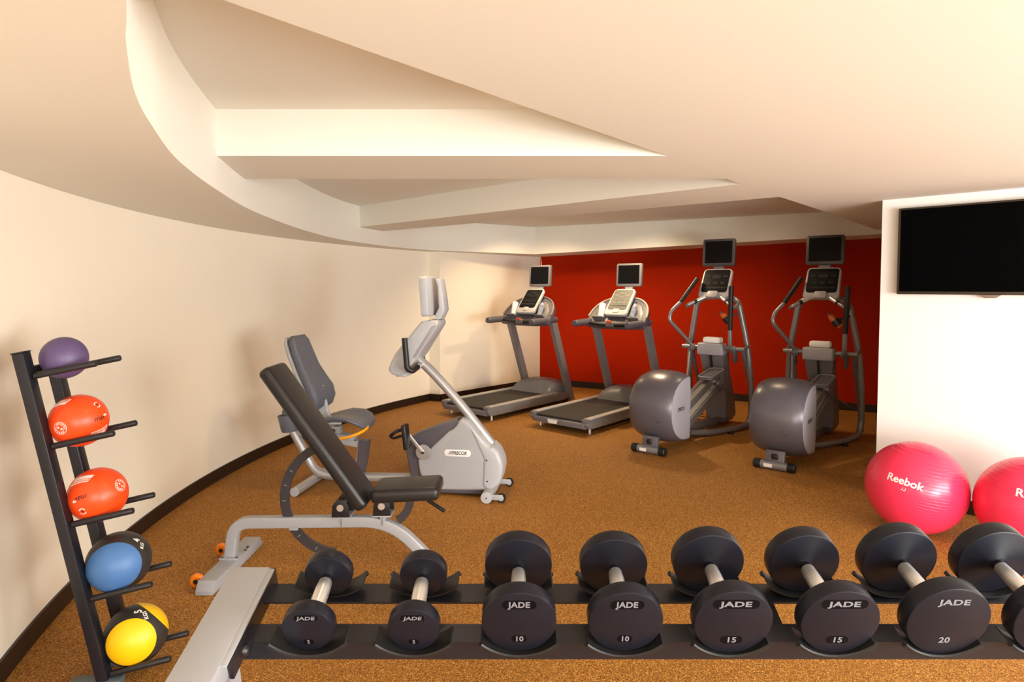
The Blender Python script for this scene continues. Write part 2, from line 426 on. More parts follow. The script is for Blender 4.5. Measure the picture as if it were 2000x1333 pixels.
# ================================================================== television
def television():
    X = V((RD.x, RD.y, 0)); n = V((-.7334, -.6798, 0)); Z = V((0, 0, 1))
    c = V((TV0.x, TV0.y, 0)) + X * .685 + Z * 1.857
    t = thing('television', 'large black flat television hung on the white wall', 'television', tuple(c + n * .060 - Z * .315))
    t.rotation_euler = (0, 0, math.atan2(RD.y, RD.x))
    # local: x along wall, -y out of the wall, z up ; origin at the bottom centre of the front
    F = frame((0, 0, .315), (1, 0, 0), (0, 0, 1))      # local z of F = x cross z = -y : towards the room
    b = MB(); b.prism(rrect(1.12, .63, .008), F @ Matrix.Translation((0, 0, -.045)), .045, .004); b.build('case', mat('bronze_black_bezel', (.030, .022, .012), .35), t)
    b = MB(); b.prism(rrect(1.085, .595, .004), F @ Matrix.Translation((0, .004, -.002)), .0035); b.build('screen', 'tv_glass', t)
    b = MB(); b.prism([(-.06, 0), (.06, 0), (.03, -.022), (-.03, -.022)], F @ Matrix.Translation((0, -.315, -.03)), .03, .003); b.build('sensor_bump', mat('smoky_plastic', (.22, .16, .13), .3), t)
    b = MB(); b.box((0, .052, .32), (.5, .014, .30)); b.build('wall_bracket', 'black', t)
television()

# ================================================================== dumbbell rack
TH = R_(17); RE = V((0, math.cos(TH), math.sin(TH))); RN = V((0, -math.sin(TH), math.cos(TH))); RO = V((0, 1.218, .871))
def rp(x, e, n): return V((x, 0, 0)) + RO + RE * e + RN * n
XD = [-.403 + .2085 * i for i in range(8)]
def rack():
    t = thing('dumbbell_rack', 'long rack with black rails and light grey sloping end post', 'dumbbell rack', (.33, 1.3, 0))
    inv = Matrix.Translation((-.33, -1.3, 0)); L = lambda x, e, n: inv @ rp(x, e, n)
    F = lambda x, e, n: frame(L(x, e, n), (1, 0, 0), RE)       # local z = RN
    x0, x1 = -.56, 1.32
    # front rail: flange in the tray plane and a lip turned down in front
    b = MB(); c0, c1 = .036, .083
    b.loft([[L(x, c0, -.008), L(x, c1, -.008), L(x, c1, -.013), L(x, c0 + .005, -.013), L(x, c0 + .005, -.054), L(x, c0, -.054)] for x in (x0, x1)]); b.build('front_rail', 'navy', t, 0)
    b = MB(); c0, c1 = .143, .198
    b.loft([[L(x, c0, -.008), L(x, c1, -.008), L(x, c1, -.054), L(x, c1 - .005, -.054), L(x, c1 - .005, -.013), L(x, c0, -.013)] for x in (x0, x1)]); b.build('rear_rail', 'navy', t, 0)
    # plate joining the rails
    b = MB(); b.loft([[L(.46, .19, z), L(.580, .19, z), L(.572, .05, z), L(.45, .05, z)] for z in (-.0135, -.019)]); b.build('cross_plate', 'black', t, 0)
    for xs, nm in ((-.600, 'a'), (1.37, 'b')):
        # sloping end post, a wide box with a lip along its inner edge
        b = MB(); b.box(None, (.088, .62, .055), bevel=.004, mtx=F(xs, -.09, -.006)); b.build('end_post', 'grey_frame', t, label='light grey sloping end post')
        sgn = 1 if xs < 0 else -1
        b = MB(); b.box(None, (.010, .25, .052), bevel=.002, mtx=F(xs + sgn * .0495, .100, -.012)); b.build('side_plate', 'black', t)
        b = MB(); b.box(None, (.034, .15, .115), bevel=.004, mtx=F(xs + sgn * .0615, -.115, -.088)); b.build('end_bracket', 'grey_frame', t)
        b = MB(); b.box(None, (.012, .26, .006), bevel=.001, mtx=F(xs + sgn * .049, .085, .017)); b.build('post_lip', 'grey_frame', t)
        # leg from the post down to a floor foot, with a gusset
        top = L(xs, .0, -.03)
        b = MB(); yb = top.y + .16
        b.loft([[V((top.x + dx, top.y + dy, top.z)) for dx, dy in ((-.03, -.05), (.03, -.05), (.03, .05), (-.03, .05))],
                [V((top.x + dx, yb + dy, .05)) for dx, dy in ((-.03, -.05), (.03, -.05), (.03, .05), (-.03, .05))]]); b.build('leg', 'grey_frame', t)
        b = MB(); b.box((top.x, yb - .10, .025), (.08, .60, .05), bevel=.006); b.build('floor_foot', 'grey_frame', t)
        gx = top.x + sgn * .034
        g = [L(xs, .0, -.03), L(xs, -.20, -.03), V((0, top.y + .05, top.z - .34)), V((0, top.y + .12, top.z - .30))]
        b = MB(); b.loft([[V((gx + q, p.y, p.z)) for p in g] for q in (0, sgn * .008)]); b.build('gusset', 'lav_plastic', t, 0)
        b = MB(); b.lathe([(0, 0), (.012, 0), (.011, .006), (.006, .010), (0, .0105)], L(xs + sgn * .055, .030, -.022), (sgn, -.5, .2), 16); b.build('bolt', 'black', t)
        b = MB(); b.lathe([(0, 0), (.010, 0), (.009, .006), (.005, .009), (0, .0095)], L(xs + sgn * .055, .17, -.022), (sgn, -.3, .2), 16); b.build('bolt', 'black', t)
    # saddles: bent plastic cradles, front and rear for every dumbbell
    def saddle():
        b = MB(); r = .106; am = R_(44); n = 14; rings = []
        for i in range(n + 1):
            a = -am + 2 * am * i / n; s_, c_ = math.sin(a), math.cos(a)
            P = lambda rr, e: V((rr * s_, e, r - rr * c_))
            k = .0045
            rings.append([P(r, .012), P(r, .052), P(r + .004, .052), P(r + .004, .014), P(r + .004 + k, .013), P(r + .004 + k, .006), P(r + .001, .004), P(r - .001, .007)])
        b.loft(rings)
        me = b.build('saddle', 'softblack', None); return me
    s0 = saddle(); first = True
    for i, x in enumerate(XD):
        for k, (e0, flip) in enumerate(((-.010, 1), (.203, -1))):
            o = s0 if first else s0.copy()
            if not first: C.objects.link(o)
            first = False
            o.name = 'saddle'; o.parent = t
            o.matrix_local = frame(L(x, e0, -.0005), V((flip, 0, 0)), RE * flip)
    return t
rack()
SPEC = {5: (.0515, .008, .175, .030), 10: (.0735, .006, .185, .033), 15: (.077, .002, .195, .034), 20: (.081, 0, .200, .036)}
def dumbbell(lb, label):
    R, fo, Ln, T = SPEC[lb]
    t = thing('dumbbell', label, 'dumbbell', group='rubber dumbbells on the rack')
    # local: y along the handle from front (0) to rear, z up, origin under the middle of the front face, on the saddle
    def head(y0, y1, inner):
        b = MB(); c = .004
        p = [(0, 0), (R - c, 0), (R - c * .3, c * .3), (R, c), (R, T - c), (R - c * .3, T - c * .3), (R - c, T), (.028, T + .001), (.02, T + .006), (0, T + .006)]
        b.lathe(p, (0, y0, R), (0, y1 - y0, 0), 48); return b.build('head', 'rubber', t, 40)
    head(0, T, 1); head(Ln, Ln - T, 1)
    b = MB(); y0, y1 = T + .004, Ln - T - .004; r = .0150; ym = (y0 + y1) / 2
    prof = [(r * .82, y0), (r * .82, y0 + .008), (r * .95, y0 + .012), (r * 1.06, ym - .02), (r * 1.08, ym), (r * 1.06, ym + .02), (r * .95, y1 - .012), (r * .82, y1 - .008), (r * .82, y1)]
    b.lathe(prof, (0, 0, R), (0, 1, 0), 24); b.build('handle', 'chrome', t, 30)
    for q in (y0, y1 - .007):
        b = MB(); b.rod((0, q - .003, R), (0, q + .010, R), r * .9); b.build('collar', 'rubber', t)
    F = frame((0, 0, R), (1, 0, 0), (0, 0, 1))      # z = -y, out of the front face
    k = R / .0735; up = R * .60
    wide = lb in (10, 15)
    if lb != 20:
        b = MB(); b.prism(rrect((.066 if lb < 15 else .086) * k, .0205 * k, .009 * k), F @ Matrix.Translation((0, up, -.0005)), .0009); b.build('name_badge', 'recess', t, 0)
        b = MB(); b.prism(rrect(.030 * k if lb < 15 else .042 * k, .017 * k, .008 * k), F @ Matrix.Translation((0, -R * .55, -.0005)), .0009); b.build('weight_badge', 'recess', t, 0)
    sx = {5: 1.25, 10: 1.05, 15: 1.45, 20: 1.35}[lb]
    text_on('brand_lettering', 'JADE', .0175 * k, plane_map(F @ Matrix.Translation((0, up, 0)), sx, 1.12 if lb == 10 else .95, .0009), 'print_grey', t, bold=.035, spacing=1.06, shear=.15 if lb == 5 else 0)
    text_on('weight_number', str(lb), .0165 * k, plane_map(F @ Matrix.Translation((0, -R * .55, 0)), 1.0 if lb < 15 else 1.15, 1.05, .0009), 'print_grey', t, bold=.03, spacing=1.08)
    return t
protos = {}
LAB = ['small black 5 pound dumbbell beside the grey end post', 'small black 5 pound dumbbell, second from the grey end post',
       'black 10 pound dumbbell next to the small 5 pound pair', 'black 10 pound dumbbell next to the 15 pound dumbbells',
       'black 15 pound dumbbell, the one next to the 10 pound pair', 'black 15 pound dumbbell, the one next to the 20 pound dumbbell',
       'black dumbbell with 20 on its face, below the pink ball', 'rightmost black dumbbell on the rack, cut by the frame edge']
for i, lb in enumerate((5, 5, 10, 10, 15, 15, 20, 20)):
    if lb in protos: t = copy_tree(protos[lb]); t['label'] = LAB[i]
    else: t = dumbbell(lb, LAB[i]); protos[lb] = t
    fo = SPEC[lb][1]
    t.location = rp(XD[i], fo, .0002); t.rotation_euler = (TH, 0, 0)

# ================================================================== medicine ball rack
AL, BE, WB = R_(7.3), R_(11.5), .189
MF = V((math.cos(AL), math.sin(AL), 0)); MS = V((-MF.y, MF.x, 0)); MP = V((-1.602, 2.428, 0))
PU = V((MF.x * math.cos(BE), MF.y * math.cos(BE), math.sin(BE)))      # peg direction
PO = V((-MF.x * math.sin(BE), -MF.y * math.sin(BE), math.cos(BE)))    # post direction
PZ = [1.252, .977, .668, .368, .060]
def ball_rack():
    t = thing('medicine_ball_rack', 'leaning black ladder rack holding the medicine balls', 'ball rack', tuple(MP))
    def post_at(z, k): return -MF * (z * math.tan(BE)) + MS * (WB * k) + V((0, 0, z))
    for k in (0, 1):
        L_ = 1.335 / math.cos(BE)
        F = frame(post_at(0, k) + PO * (L_ / 2 + .01), PU, MS)
        b = MB(); b.box(None, (.042, .050, L_), bevel=.004, mtx=F); b.build('post', 'navy', t)
        b = MB(); b.box(None, (.045, .053, .006), bevel=.002, mtx=frame(post_at(0, k) + PO * (L_ + .013), PU, MS)); b.build('end_cap', 'black', t)
        for z in PZ:
            p = post_at(z, k) + PU * .028
            b = MB(); b.tube([p, p + PU * .222, p + PU * .2255], .0125, 16, radii=[.0125, .0125, .0105]); b.build('peg', 'black', t)
        # floor foot, grey
        f0 = post_at(0.03, k)
        b = MB(); b.box(None, (.19, .06, .05), bevel=.005, mtx=frame(V((f0.x, f0.y, .026)) - MF * .035, MF, MS)); b.build('foot', mat('teal_grey_coat', (.08, .10, .105), .5), t)
    for z in (1.275, .10):
        b = MB(); b.tube([post_at(z, 0) + MS * .02, post_at(z, 1) - MS * .02], .018, 12); b.build('cross_bar', 'black', t)
    for z in (1.285, 1.245):
        b = MB(); b.lathe([(0, 0), (.012, 0), (.012, .008), (0, .008)], post_at(z, 0) + MS * .025, MS, 8); b.build('bolt', 'black', t)
ball_rack()
BR = [.083, .104, .107, .118, .118]; BA = [.094, .09, .091, .105, .099]
def ball_centre(i):
    R = BR[i]; z = PZ[i]
    perp = math.sqrt((R + .0127) ** 2 - (WB / 2) ** 2) if R > .085 else .046
    base = MP - MF * (z * math.tan(BE)) + MS * (WB / 2) + V((0, 0, z))
    return base + PU * BA[i] + PO * perp
def medball(i, name, label, m):
    t = thing(name, label, 'medicine ball', tuple(ball_centre(i)), group='medicine balls on the rack')
    b = MB(); b.sphere((0, 0, 0), BR[i], 64, 40); b.build('ball', m, t, 180)
    return t
t = medball(0, 'medicine_ball', 'small plain purple ball on the top pegs', 'ball_purple')
b = MB(); b.lathe([(0, 0), (.006, 0), (.005, .0015), (0, .0016)], V((-.45, .75, .48)).normalized() * .083, (-.45, .75, .48), 12); b.build('valve', 'print_black', t)
def emblem(t, d, ang, R, r):
    mp = ball_map(d, ang, R); b = MB()
    ring_patch(b, mp, r * .93, r); ring_patch(b, mp, r * .58, r * .63, n=28)
    for k in range(14):
        if k in (5, 12): continue
        a = 360 / 14 * k; ring_patch(b, mp, r * .70, r * .84, a, a + 15, 3)
    ring_patch(b, mp, 0.0001, r * .16, n=10, cx=-r * .2, cy=r * .18); ring_patch(b, mp, 0.0001, r * .16, n=10, cx=r * .2, cy=-r * .16)
    b.build('round_emblem', 'print_white', t, 0)
def swirl(t, d, ang, R, r):
    mp = ball_map(d, ang, R); b = MB(); ring_patch(b, mp, r * .75, r, 20, 150, 14); ring_patch(b, mp, r * .75, r, 200, 330, 14); b.build('swirl_mark', 'print_white', t, 0)
    b = MB(); ring_patch(b, mp, .0001, r * .3, n=12); b.build('valve', 'print_black', t, 0)
def script(t, d, ang, R, s):
    mp = ball_map(d, ang, R); text_on('black_script', 'max', s, lambda x, y: mp(x, y), 'print_black', t, shear=.35, bold=.008)
    b = MB(); q = [(s * 1.05 + x, s * .18 + y) for x, y in rrect(s * .62, s * .30, s * .14)]; flat_patch(b, q, mp); b.build('white_pill', 'print_white', t, 0)
def logo_box(t, d, ang, R, w_, h_):
    mp = ball_map(d, ang, R); b = MB(); grid_patch(b, mp, w_, h_, 10, 4, skew=.5); b.build('white_label', 'print_white', t, 0)
    mp2 = ball_map(d, ang, R, .0018); b = MB(); grid_patch(b, mp2, w_ * .86, h_ * .42, 10, 3, skew=.5, cy=h_ * .16); b.build('label_band', 'ball_orange', t, 0)
    mp3 = ball_map(d, ang, R, .0024); b = MB()
    for k in range(6): grid_patch(b, mp3, w_ * .075, h_ * .30, 1, 2, skew=.5, cx=-w_ * .34 + k * w_ * .125, cy=h_ * .16)
    b.build('label_marks', 'print_white', t, 0)
t = medball(1, 'medicine_ball', 'orange ball on the second pegs with round emblem at lower left', 'ball_orange')
emblem(t, (-.022, -.996, -.083), .3, .104, .025); swirl(t, (.772, -.098, .628), .6, .104, .013)
script(t, (.955, -.25, .150), .12, .104, .028); logo_box(t, (.884, -.20, -.432), .25, .104, .075, .030); logo_box(t, (-.30, -.55, .78), .5, .104, .065, .028)
t = medball(2, 'medicine_ball', 'orange ball on the third pegs with round emblem at upper right', 'ball_orange')
emblem(t, (.915, -.09, .393), -.4, .107, .025); swirl(t, (.054, -.95, -.307), .3, .107, .014)
script(t, (.03, -.978, .203), PI + .35, .107, .028); logo_box(t, (-.20, -.62, .76), PI + .42, .107, .075, .032)
def cap(t, d, R, half, m, name='grip_panel', squash=1.0, eps=.0016, ang=0.):
    mp = ball_map(d, ang, R, eps); b = MB(); rings = []; N_ = 40
    for k in range(11):
        r = half * R * max(k, .02) / 10
        rings.append([mp(r * math.cos(2 * PI * j / N_), r * squash * math.sin(2 * PI * j / N_)) for j in range(N_)])
    mp0 = ball_map(d, ang, R, -.001)
    rings.append([mp0(half * R * 1.01 * math.cos(2 * PI * j / N_), half * R * squash * 1.01 * math.sin(2 * PI * j / N_)) for j in range(N_)])
    b.loft(rings, False); b.build(name, m, t, 40)
t = medball(3, 'medicine_ball', 'black 4 kilogram ball with a blue panel', 'ball_black')
cap(t, (.30, -.935, .10), .118, .98, 'ball_blue', squash=.93, ang=.5); cap(t, (-.30, .935, -.10), .118, .9, 'ball_blue')
mp = ball_map((.655, -.02, .755), .75, .118); text_on('weight_number', '4', .036, mp, 'print_white', t, bold=.03)
mp = ball_map((.825, -.02, .565), .75, .118); text_on('weight_unit', 'KG', .021, mp, 'print_white', t, bold=.03)
t = medball(4, 'medicine_ball', 'black 5 kilogram ball with a yellow panel, lowest on the rack', 'ball_black')
cap(t, (.336, -.929, .153), .118, .84, 'ball_yellow', squash=1.0); cap(t, (.44, .70, .56), .118, .86, 'ball_yellow', squash=.95)
mp = ball_map((.25, -.23, .940), 1.35, .118); text_on('weight_number', '5', .036, mp, 'print_white', t, bold=.03)
mp = ball_map((.505, -.25, .826), 1.35, .118); text_on('weight_unit', 'KGS', .021, mp, 'print_white', t, bold=.03)

# ================================================================== exercise balls
def exercise_ball(loc, label, d, ang, tilt):
    R = .293
    t = thing('exercise_ball', label, 'exercise ball', loc, group='pink exercise balls by the white wall')
    b = MB(); b.sphere((0, 0, 0), R, 96, 64); o = b.build('ball', 'ball_pink', t, 180); o.rotation_euler = tilt
    mp = ball_map(d, ang, R, .0012); text_on('lettering', 'Reebok', .066, mp, 'print_white', t, bold=.022, spacing=1.0)
    mp = ball_map((V(d) + V((-.035, -.02, -.165))).normalized(), ang, R, .0012); b = MB()
    for k in (-1, 1): ring_patch(b, mp, .004, .0065, -150, 60, 10, cx=k * .0075); b_ = None
    grid_patch(b, mp, .0025, .016, 1, 2, cx=-.003, cy=.004); grid_patch(b, mp, .0025, .016, 1, 2, cx=.012, cy=.004)
    b.build('small_mark', 'print_white', t, 0)
    b = MB(); b.lathe([(0, 0), (.011, 0), (.010, .002), (0, .0022)], V((.5, .8, .3)).normalized() * R, (.5, .8, .3), 16); b.build('valve', 'print_white', t)
exercise_ball((2.63, 4.05, .2935), 'pink exercise ball whose whole lettering shows, nearer the ellipticals', (-.674, -.661, .329), -.17, (.12, .10, .3))
exercise_ball((3.085, 3.672, .2935), 'pink exercise ball cut by the right frame edge', (-.53, -.735, .46), -.12, (.05, -.04, 1.0))

# ================================================================== weight bench
def bench():
    O = V((-1.02, 3.50, 0))
    t = thing('weight_bench', 'black padded adjustable bench on a light grey frame with orange wheels', 'weight bench', tuple(O))
    A = lambda x, y, z: V((x, y, z)) - O
    yc = 3.52
    # main beam, square tube bent down at both ends
    path = fillet([A(-1.60, yc, .07), A(-1.575, yc, .262), A(-.69, yc, .272), A(-.455, yc, .035)], .22, 12)
    b = MB(); b.sweep(path, [(q[0], q[1]) for q in rrect(.062, .056, .008, 3)], up=(0, 1, 0)); b.build('main_beam', 'grey_frame', t)
    # rear cross foot with clipped ends
    b = MB(); P = [(3.19, 0), (3.19, .02), (3.225, .062), (3.80, .062), (3.835, .02), (3.835, 0)]
    b.prism([(y - O.y, z + .002) for y, z in P], frame((-1.64 - O.x, 0, 0), (0, 1, 0), (0, 0, 1)), .095, .004); b.build('rear_foot', 'grey_frame', t)
    b = MB(); b.box(A(-1.59, yc, .069), (.11, .11, .012), bevel=.003); b.build('weld_plate', 'grey_frame', t)
    for dx, dy in ((-.04, -.04), (.04, -.04), (.045, .06), (.04, .11)):
        b = MB(); b.lathe([(0, 0), (.009, 0), (.008, .006), (0, .007)], A(-1.59 + dx, yc + dy, .070), (0, 0, 1), 10); b.build('bolt', 'black', t)
    b = MB(); b.box(A(-.475, yc - .06, .021), (.07, .30, .038), bevel=.006); b.build('front_foot', 'grey_frame', t)
    for wx, y in ((-1.668, 3.27), (-1.718, 3.665)):
        w_ = MB(); w_.lathe([(.012, -.015), (.030, -.015), (.038, -.008), (.039, 0), (.038, .008), (.030, .015), (.012, .015)], A(wx, y, .042), (0, 1, 0), 24); wo = w_.build('wheel', 'orange', t)
        b = MB(); b.rod(A(wx, y - .017, .042), A(wx, y + .017, .042), .013); b.build('hub', 'black', wo)
        b = MB(); b.box(A(wx + .05, y + .02, .045), (.12, .010, .02), bevel=.002); b.build('axle_bracket', 'grey_frame', t)
    # pads
    def pad(name, o, d, L_, W_, T_):
        d = V(d).normalized(); F = frame(o, d, (0, 1, 0))
        b = MB(); b.box(None, (L_, W_, T_), bevel=.028, seg=5, mtx=F); return b.build(name, 'vinyl', t, 60), F
    pa, pb = V((-1.335, 3.50, 1.135)), V((-.825, 3.50, .40))
    d = (pb - pa).normalized(); nrm = V((d.z, 0, -d.x)); nrm = nrm if nrm.z > 0 else -nrm
    bp, F = pad('back_pad', (pa + pb) / 2 - O, d, (pb - pa).length + .04, .27, .075)
    for s_ in (-.30, .12):
        b = MB(); c = (pa + pb) / 2 - O + d * s_
        b.sweep([c + q for q in (V((0, -.1365, 0)) - nrm * .02, V((0, -.1365, 0)) + nrm * .012)], rrect(.003, .003, .001, 1)); b.build('seam', 'black', bp)
    sa, sb = V((-.762, 3.50, .452)), V((-.408, 3.50, .470))
    pad('seat_pad', (sa + sb) / 2 - O, sb - sa, (sb - sa).length + .02, .27, .075)
    b = MB(); b.box(None, (.62, .05, .04), bevel=.004, mtx=frame((pa + pb) / 2 - O - nrm * .055 + d * .03, d, (0, 1, 0))); b.build('back_support', 'black', t)
    b = MB(); b.box(None, (.32, .05, .03), bevel=.004, mtx=frame((sa + sb) / 2 - O - V((0, 0, .052)), sb - sa, (0, 1, 0))); b.build('seat_support', 'black', t)
    # hinges
    for (hx, hz) in ((-.957, .366), (-.727, .375)):
        for y in (yc - .055, yc + .055):
            b = MB(); P = [(-.05, -.055), (.05, -.055), (.045, .01), (.028, .04), (-.02, .045), (-.045, .01)]
            b.prism([(hx + p[0] - O.x, hz + p[1]) for p in P], frame((0, y - O.y, 0), (1, 0, 0), (0, 0, 1)), .008, .002); b.build('hinge_plate', 'black', t)
        b = MB(); b.lathe([(0, 0), (.020, 0), (.019, .006), (0, .0065)], A(hx, yc - .063, hz), (0, -1, 0), 24); b.build('hinge_bolt', 'chrome', t)
        b = MB(); b.rod(A(hx, yc - .06, hz), A(hx, yc + .06, hz), .012); b.build('hinge_pin', 'chrome', t)
        b = MB(); b.box(A(hx, yc, hz - .058), (.105, .13, .008), bevel=.002); b.box(A(hx, yc, hz - .075), (.03, .064, .03)); b.box(A(hx + .005, yc - .034, hz - .085), (.012, .008, .07), bevel=.002); b.build('hinge_base', 'grey_frame', t)
    # adjustment arcs
    def arc_bar(c, r, a0, a1, w_, th, y, name):
        b = MB(); rings = []
        for k in range(25):
            a = R_(a0 + (a1 - a0) * k / 24); u = V((math.cos(a), 0, math.sin(a)))
            rings.append([A(c[0], y, c[1]) + u * (r + q) + V((0, w, 0)) for q, w in ((-w_ / 2, -th / 2), (w_ / 2, -th / 2), (w_ / 2, th / 2), (-w_ / 2, th / 2))])
        b.loft(rings); o = b.build(name, 'arc_coat', t); return o
    ao = arc_bar((-.97, .40), .318, 108, 264, .050, .020, yc, 'back_adjustment_arc')
    for a in (150, 166, 182, 222, 244):
        u = V((math.cos(R_(a)), 0, math.sin(R_(a)))); b = MB(); b.box(None, (.018, .006, .002), mtx=frame(A(-.97, yc - .0105, .40) + u * .318, u, V((-u.z, 0, u.x)))); b.build('index_mark', 'print_grey', ao)
    arc_bar((-.727, .40), .150, -58, 10, .045, .020, yc, 'seat_adjustment_arc')
    b = MB(); b.box(A(-1.235, yc, .232), (.05, .05, .02), bevel=.004); b.build('arc_guide', 'grey_frame', t)
    b = MB(); b.rod(A(-.50, yc - .02, .415), A(-.475, yc - .03, .40), .012); b.build('lever_sleeve', 'white', t)
    b = MB(); b.rod(A(-.475, yc - .03, .40), A(-.375, yc - .06, .346), .0105); b.build('lever', 'softblack', t)
bench()

# ================================================================== recumbent bike
def bike():
    t = thing('recumbent_bike', 'light grey recumbent bike with blue grey seat behind the bench', 'exercise bike', (-1.5, 5.0, 0), R_(98.6))
    # local: y forward (to the right in the photo), x towards the camera, z up
    S = lambda *p: V(p)
    YZ = lambda x: frame((x, 0, 0), (0, 1, 0), (0, 0, 1))         # prism along +x
    # frame tubes
    path = fillet([S(0, -.29, .47), S(0, -.085, .10), S(0, .10, .075), S(0, .85, .10)], .17, 10)
    b = MB(); b.tube(path, .036, 16); b.build('base_tube', 'silver', t)
    # rear stabiliser with foot pads
    b = MB(); b.sweep([S(-.24, -.11, .038), S(.30, -.11, .038)], rrect(.075, .05, .018)); b.build('rear_stabiliser', 'silver', t)
    for x in (-.235, .295):
        b = MB(); b.lathe([(0, -.01), (.034, -.01), (.036, .0), (.034, .01), (0, .012)], (x, -.11, .037), (1 if x > 0 else -1, 0, 0), 20); b.build('end_cap', 'pale_plastic', t)
        b = MB(); b.rod((x * .9, -.11, 0), (x * .9, -.11, .02), .014); b.build('leveling_foot', 'black', t)
    # seat rail and front seat post
    b = MB(); b.sweep([S(0, -.24, .44), S(0, .33, .345)], rrect(.06, .05, .006), up=(1, 0, 0)); b.build('seat_rail', 'light_plastic', t)
    b = MB(); b.loft([[S(x, y, z) for x, y in ((-.035, y0), (.035, y0), (.035, y1), (-.035, y1))] for y0, y1, z in ((.30, .375, .385), (.285, .355, .24), (.25, .32, .09))]); b.build('seat_post', 'dark_plastic', t)
    b = MB(); b.box((0, .285, .25), (.045, .03, .26), rot=Matrix.Rotation(R_(-10), 3, 'X').to_euler()); b.build('post_inner', 'light_plastic', t)
    b = MB(); b.box((0, .15, .415), (.10, .22, .03), bevel=.006, rot=Matrix.Rotation(R_(-9), 3, 'X').to_euler()); b.box((0, .08, .455), (.07, .12, .07), bevel=.006); b.build('seat_carriage', 'light_plastic', t)
    for x in (-.03, .03):
        b = MB(); b.lathe([(0, 0), (.010, 0), (.009, .005), (0, .006)], (x, .27, .38), (0, 0, 1), 10); b.build('bolt', 'black', t)
    # seat pan
    prof = [(.0, .565), (.06, .578), (.16, .600), (.26, .595), (.33, .565), (.375, .535)]
    wid = [.15, .19, .205, .205, .19, .13]; rings = []
    for (y, z), w_ in zip(prof, wid):
        r = []
        for k in range(24):
            a = 2 * PI * k / 24; cx = math.copysign(abs(math.cos(a)) ** .7, math.cos(a)) * w_
            s_ = math.sin(a); dz = s_ * (.022 if s_ > 0 else .042)
            dip = -.022 * math.cos(cx / w_ * PI / 2) if s_ > 0 else 0
            r.append(S(cx, y, z - .02 + dz + dip + .012 * (abs(cx) / .2) ** 2))
        rings.append(r)
    b = MB(); b.loft(rings); b.build('seat', 'seat_shell', t, 80)
    # seat back cushion
    cen = [(-.235, 1.205), (-.225, 1.16), (-.19, 1.06), (-.145, .95), (-.09, .85), (-.045, .775), (-.025, .71), (-.03, .66), (-.045, .635)]
    wid = [.10, .135, .145, .15, .17, .185, .18, .15, .10]; th = [.018, .035, .04, .042, .045, .05, .045, .035, .018]
    def cushion(off, kw, kt):
        rings = []
        for i, (y, z) in enumerate(cen):
            a = V(cen[max(i - 1, 0)]); c = V(cen[min(i + 1, len(cen) - 1)]); dd = (c - a).normalized(); nr = V((-dd.y, dd.x)) if -dd.y > 0 else V((dd.y, -dd.x))
            r = []
            for k in range(24):
                q = 2 * PI * k / 24; ex = math.copysign(abs(math.cos(q)) ** .6, math.cos(q)) * wid[i] * kw; ey = math.copysign(abs(math.sin(q)) ** .6, math.sin(q)) * th[i] * kt
                bow = -.02 * (1 - (ex / wid[i]) ** 2) if kt else 0
                r.append(S(ex, y + nr.x * (ey + off + bow), z + nr.y * (ey + off + bow)))
            rings.append(r)
        b = MB(); b.loft(rings); return b
    cushion(.02, 1, 1).build('seat_back', 'seat', t, 80)
    cushion(-.035, .92, .6).build('back_shell', 'light_plastic', t, 80)
    b = MB(); b.sweep([S(0, -.06, .80), S(0, -.02, .60), S(0, .03, .47)], rrect(.11, .035, .008), up=(1, 0, 0)); b.build('back_bracket', 'light_plastic', t)
    # bottle bucket behind the seat
    b = MB(); b.lathe([(0, -.075), (.062, -.075), (.07, -.06), (.082, .05), (.084, .06), (.078, .06), (.066, -.05), (0, -.055)], (.06, -.27, .52), (0, -.12, 1), 28); b.build('bottle_bucket', 'seat_shell', t)
    b = MB(); b.box((-.12, -.36, .555), (.12, .10, .09), bevel=.03, seg=4); b.box((-.10, -.345, .49), (.08, .06, .04), bevel=.01); b.build('rear_handle', 'seat_shell', t)
    # side grips
    for s_ in (1, -1):
        b = MB(); b.tube(fillet([S(s_ * .10, -.02, .48), S(s_ * .22, 0, .485), S(s_ * .235, .06, .49)], .05), .013); b.build('grip_tube', 'silver', t)
        b = MB(); b.tube([S(s_ * .235, .05, .49), S(s_ * .237, .185, .50), S(s_ * .237, .19, .50)], .019, 14, radii=[.019, .02, .014]); b.build('grip', 'softblack', t)
    b = MB(); b.tube(fillet([S(.10, .02, .50), S(.16, .10, .54), S(.13, .2, .54)], .04), .012); b.build('seat_tube', 'silver', t)
    # amber adjusting lever
    b = MB(); b.tube(spline([S(.20, .13, .432), S(.21, .22, .437), S(.20, .33, .465), S(.12, .385, .49), S(0, .36, .495), S(-.04, .30, .49)], 6), .011, 10); b.build('adjusting_lever', 'yellow_lever', t)
    b = MB(); b.lathe([(0, 0), (.03, .035), (.024, .06), (0, .065)], (.20, .105, .428), (0, 1, .08), 12); b.build('lever_grip', 'yellow_lever', t)
    # flywheel shroud
    dark = [(1.10, .585), (.95, .527), (.80, .468), (.70, .42), (.69, .36), (.735, .14), (.77, .045), (1.15, .045), (1.25, .5)]
    b = MB(); b.prism(dark, YZ(-.085), .17, .015, 3); b.build('dark_shroud', 'dark_plastic', t)
    light = fillet([V((.835, .42, 0)), V((1.09, .515, 0)), V((1.135, .60, 0)), V((1.19, .58, 0)), V((1.345, .405, 0)), V((1.41, .37, 0)), V((1.455, .25, 0)), V((1.43, .13, 0)), V((1.36, .055, 0)), V((.865, .04, 0)), V((.80, .22, 0)), V((.80, .34, 0))], .05, 5)
    light = light[1:-1]
    b = MB(); b.prism([(p.x, p.y) for p in light], YZ(-.105), .21, .018, 3); b.build('light_shroud', 'light_plastic', t)
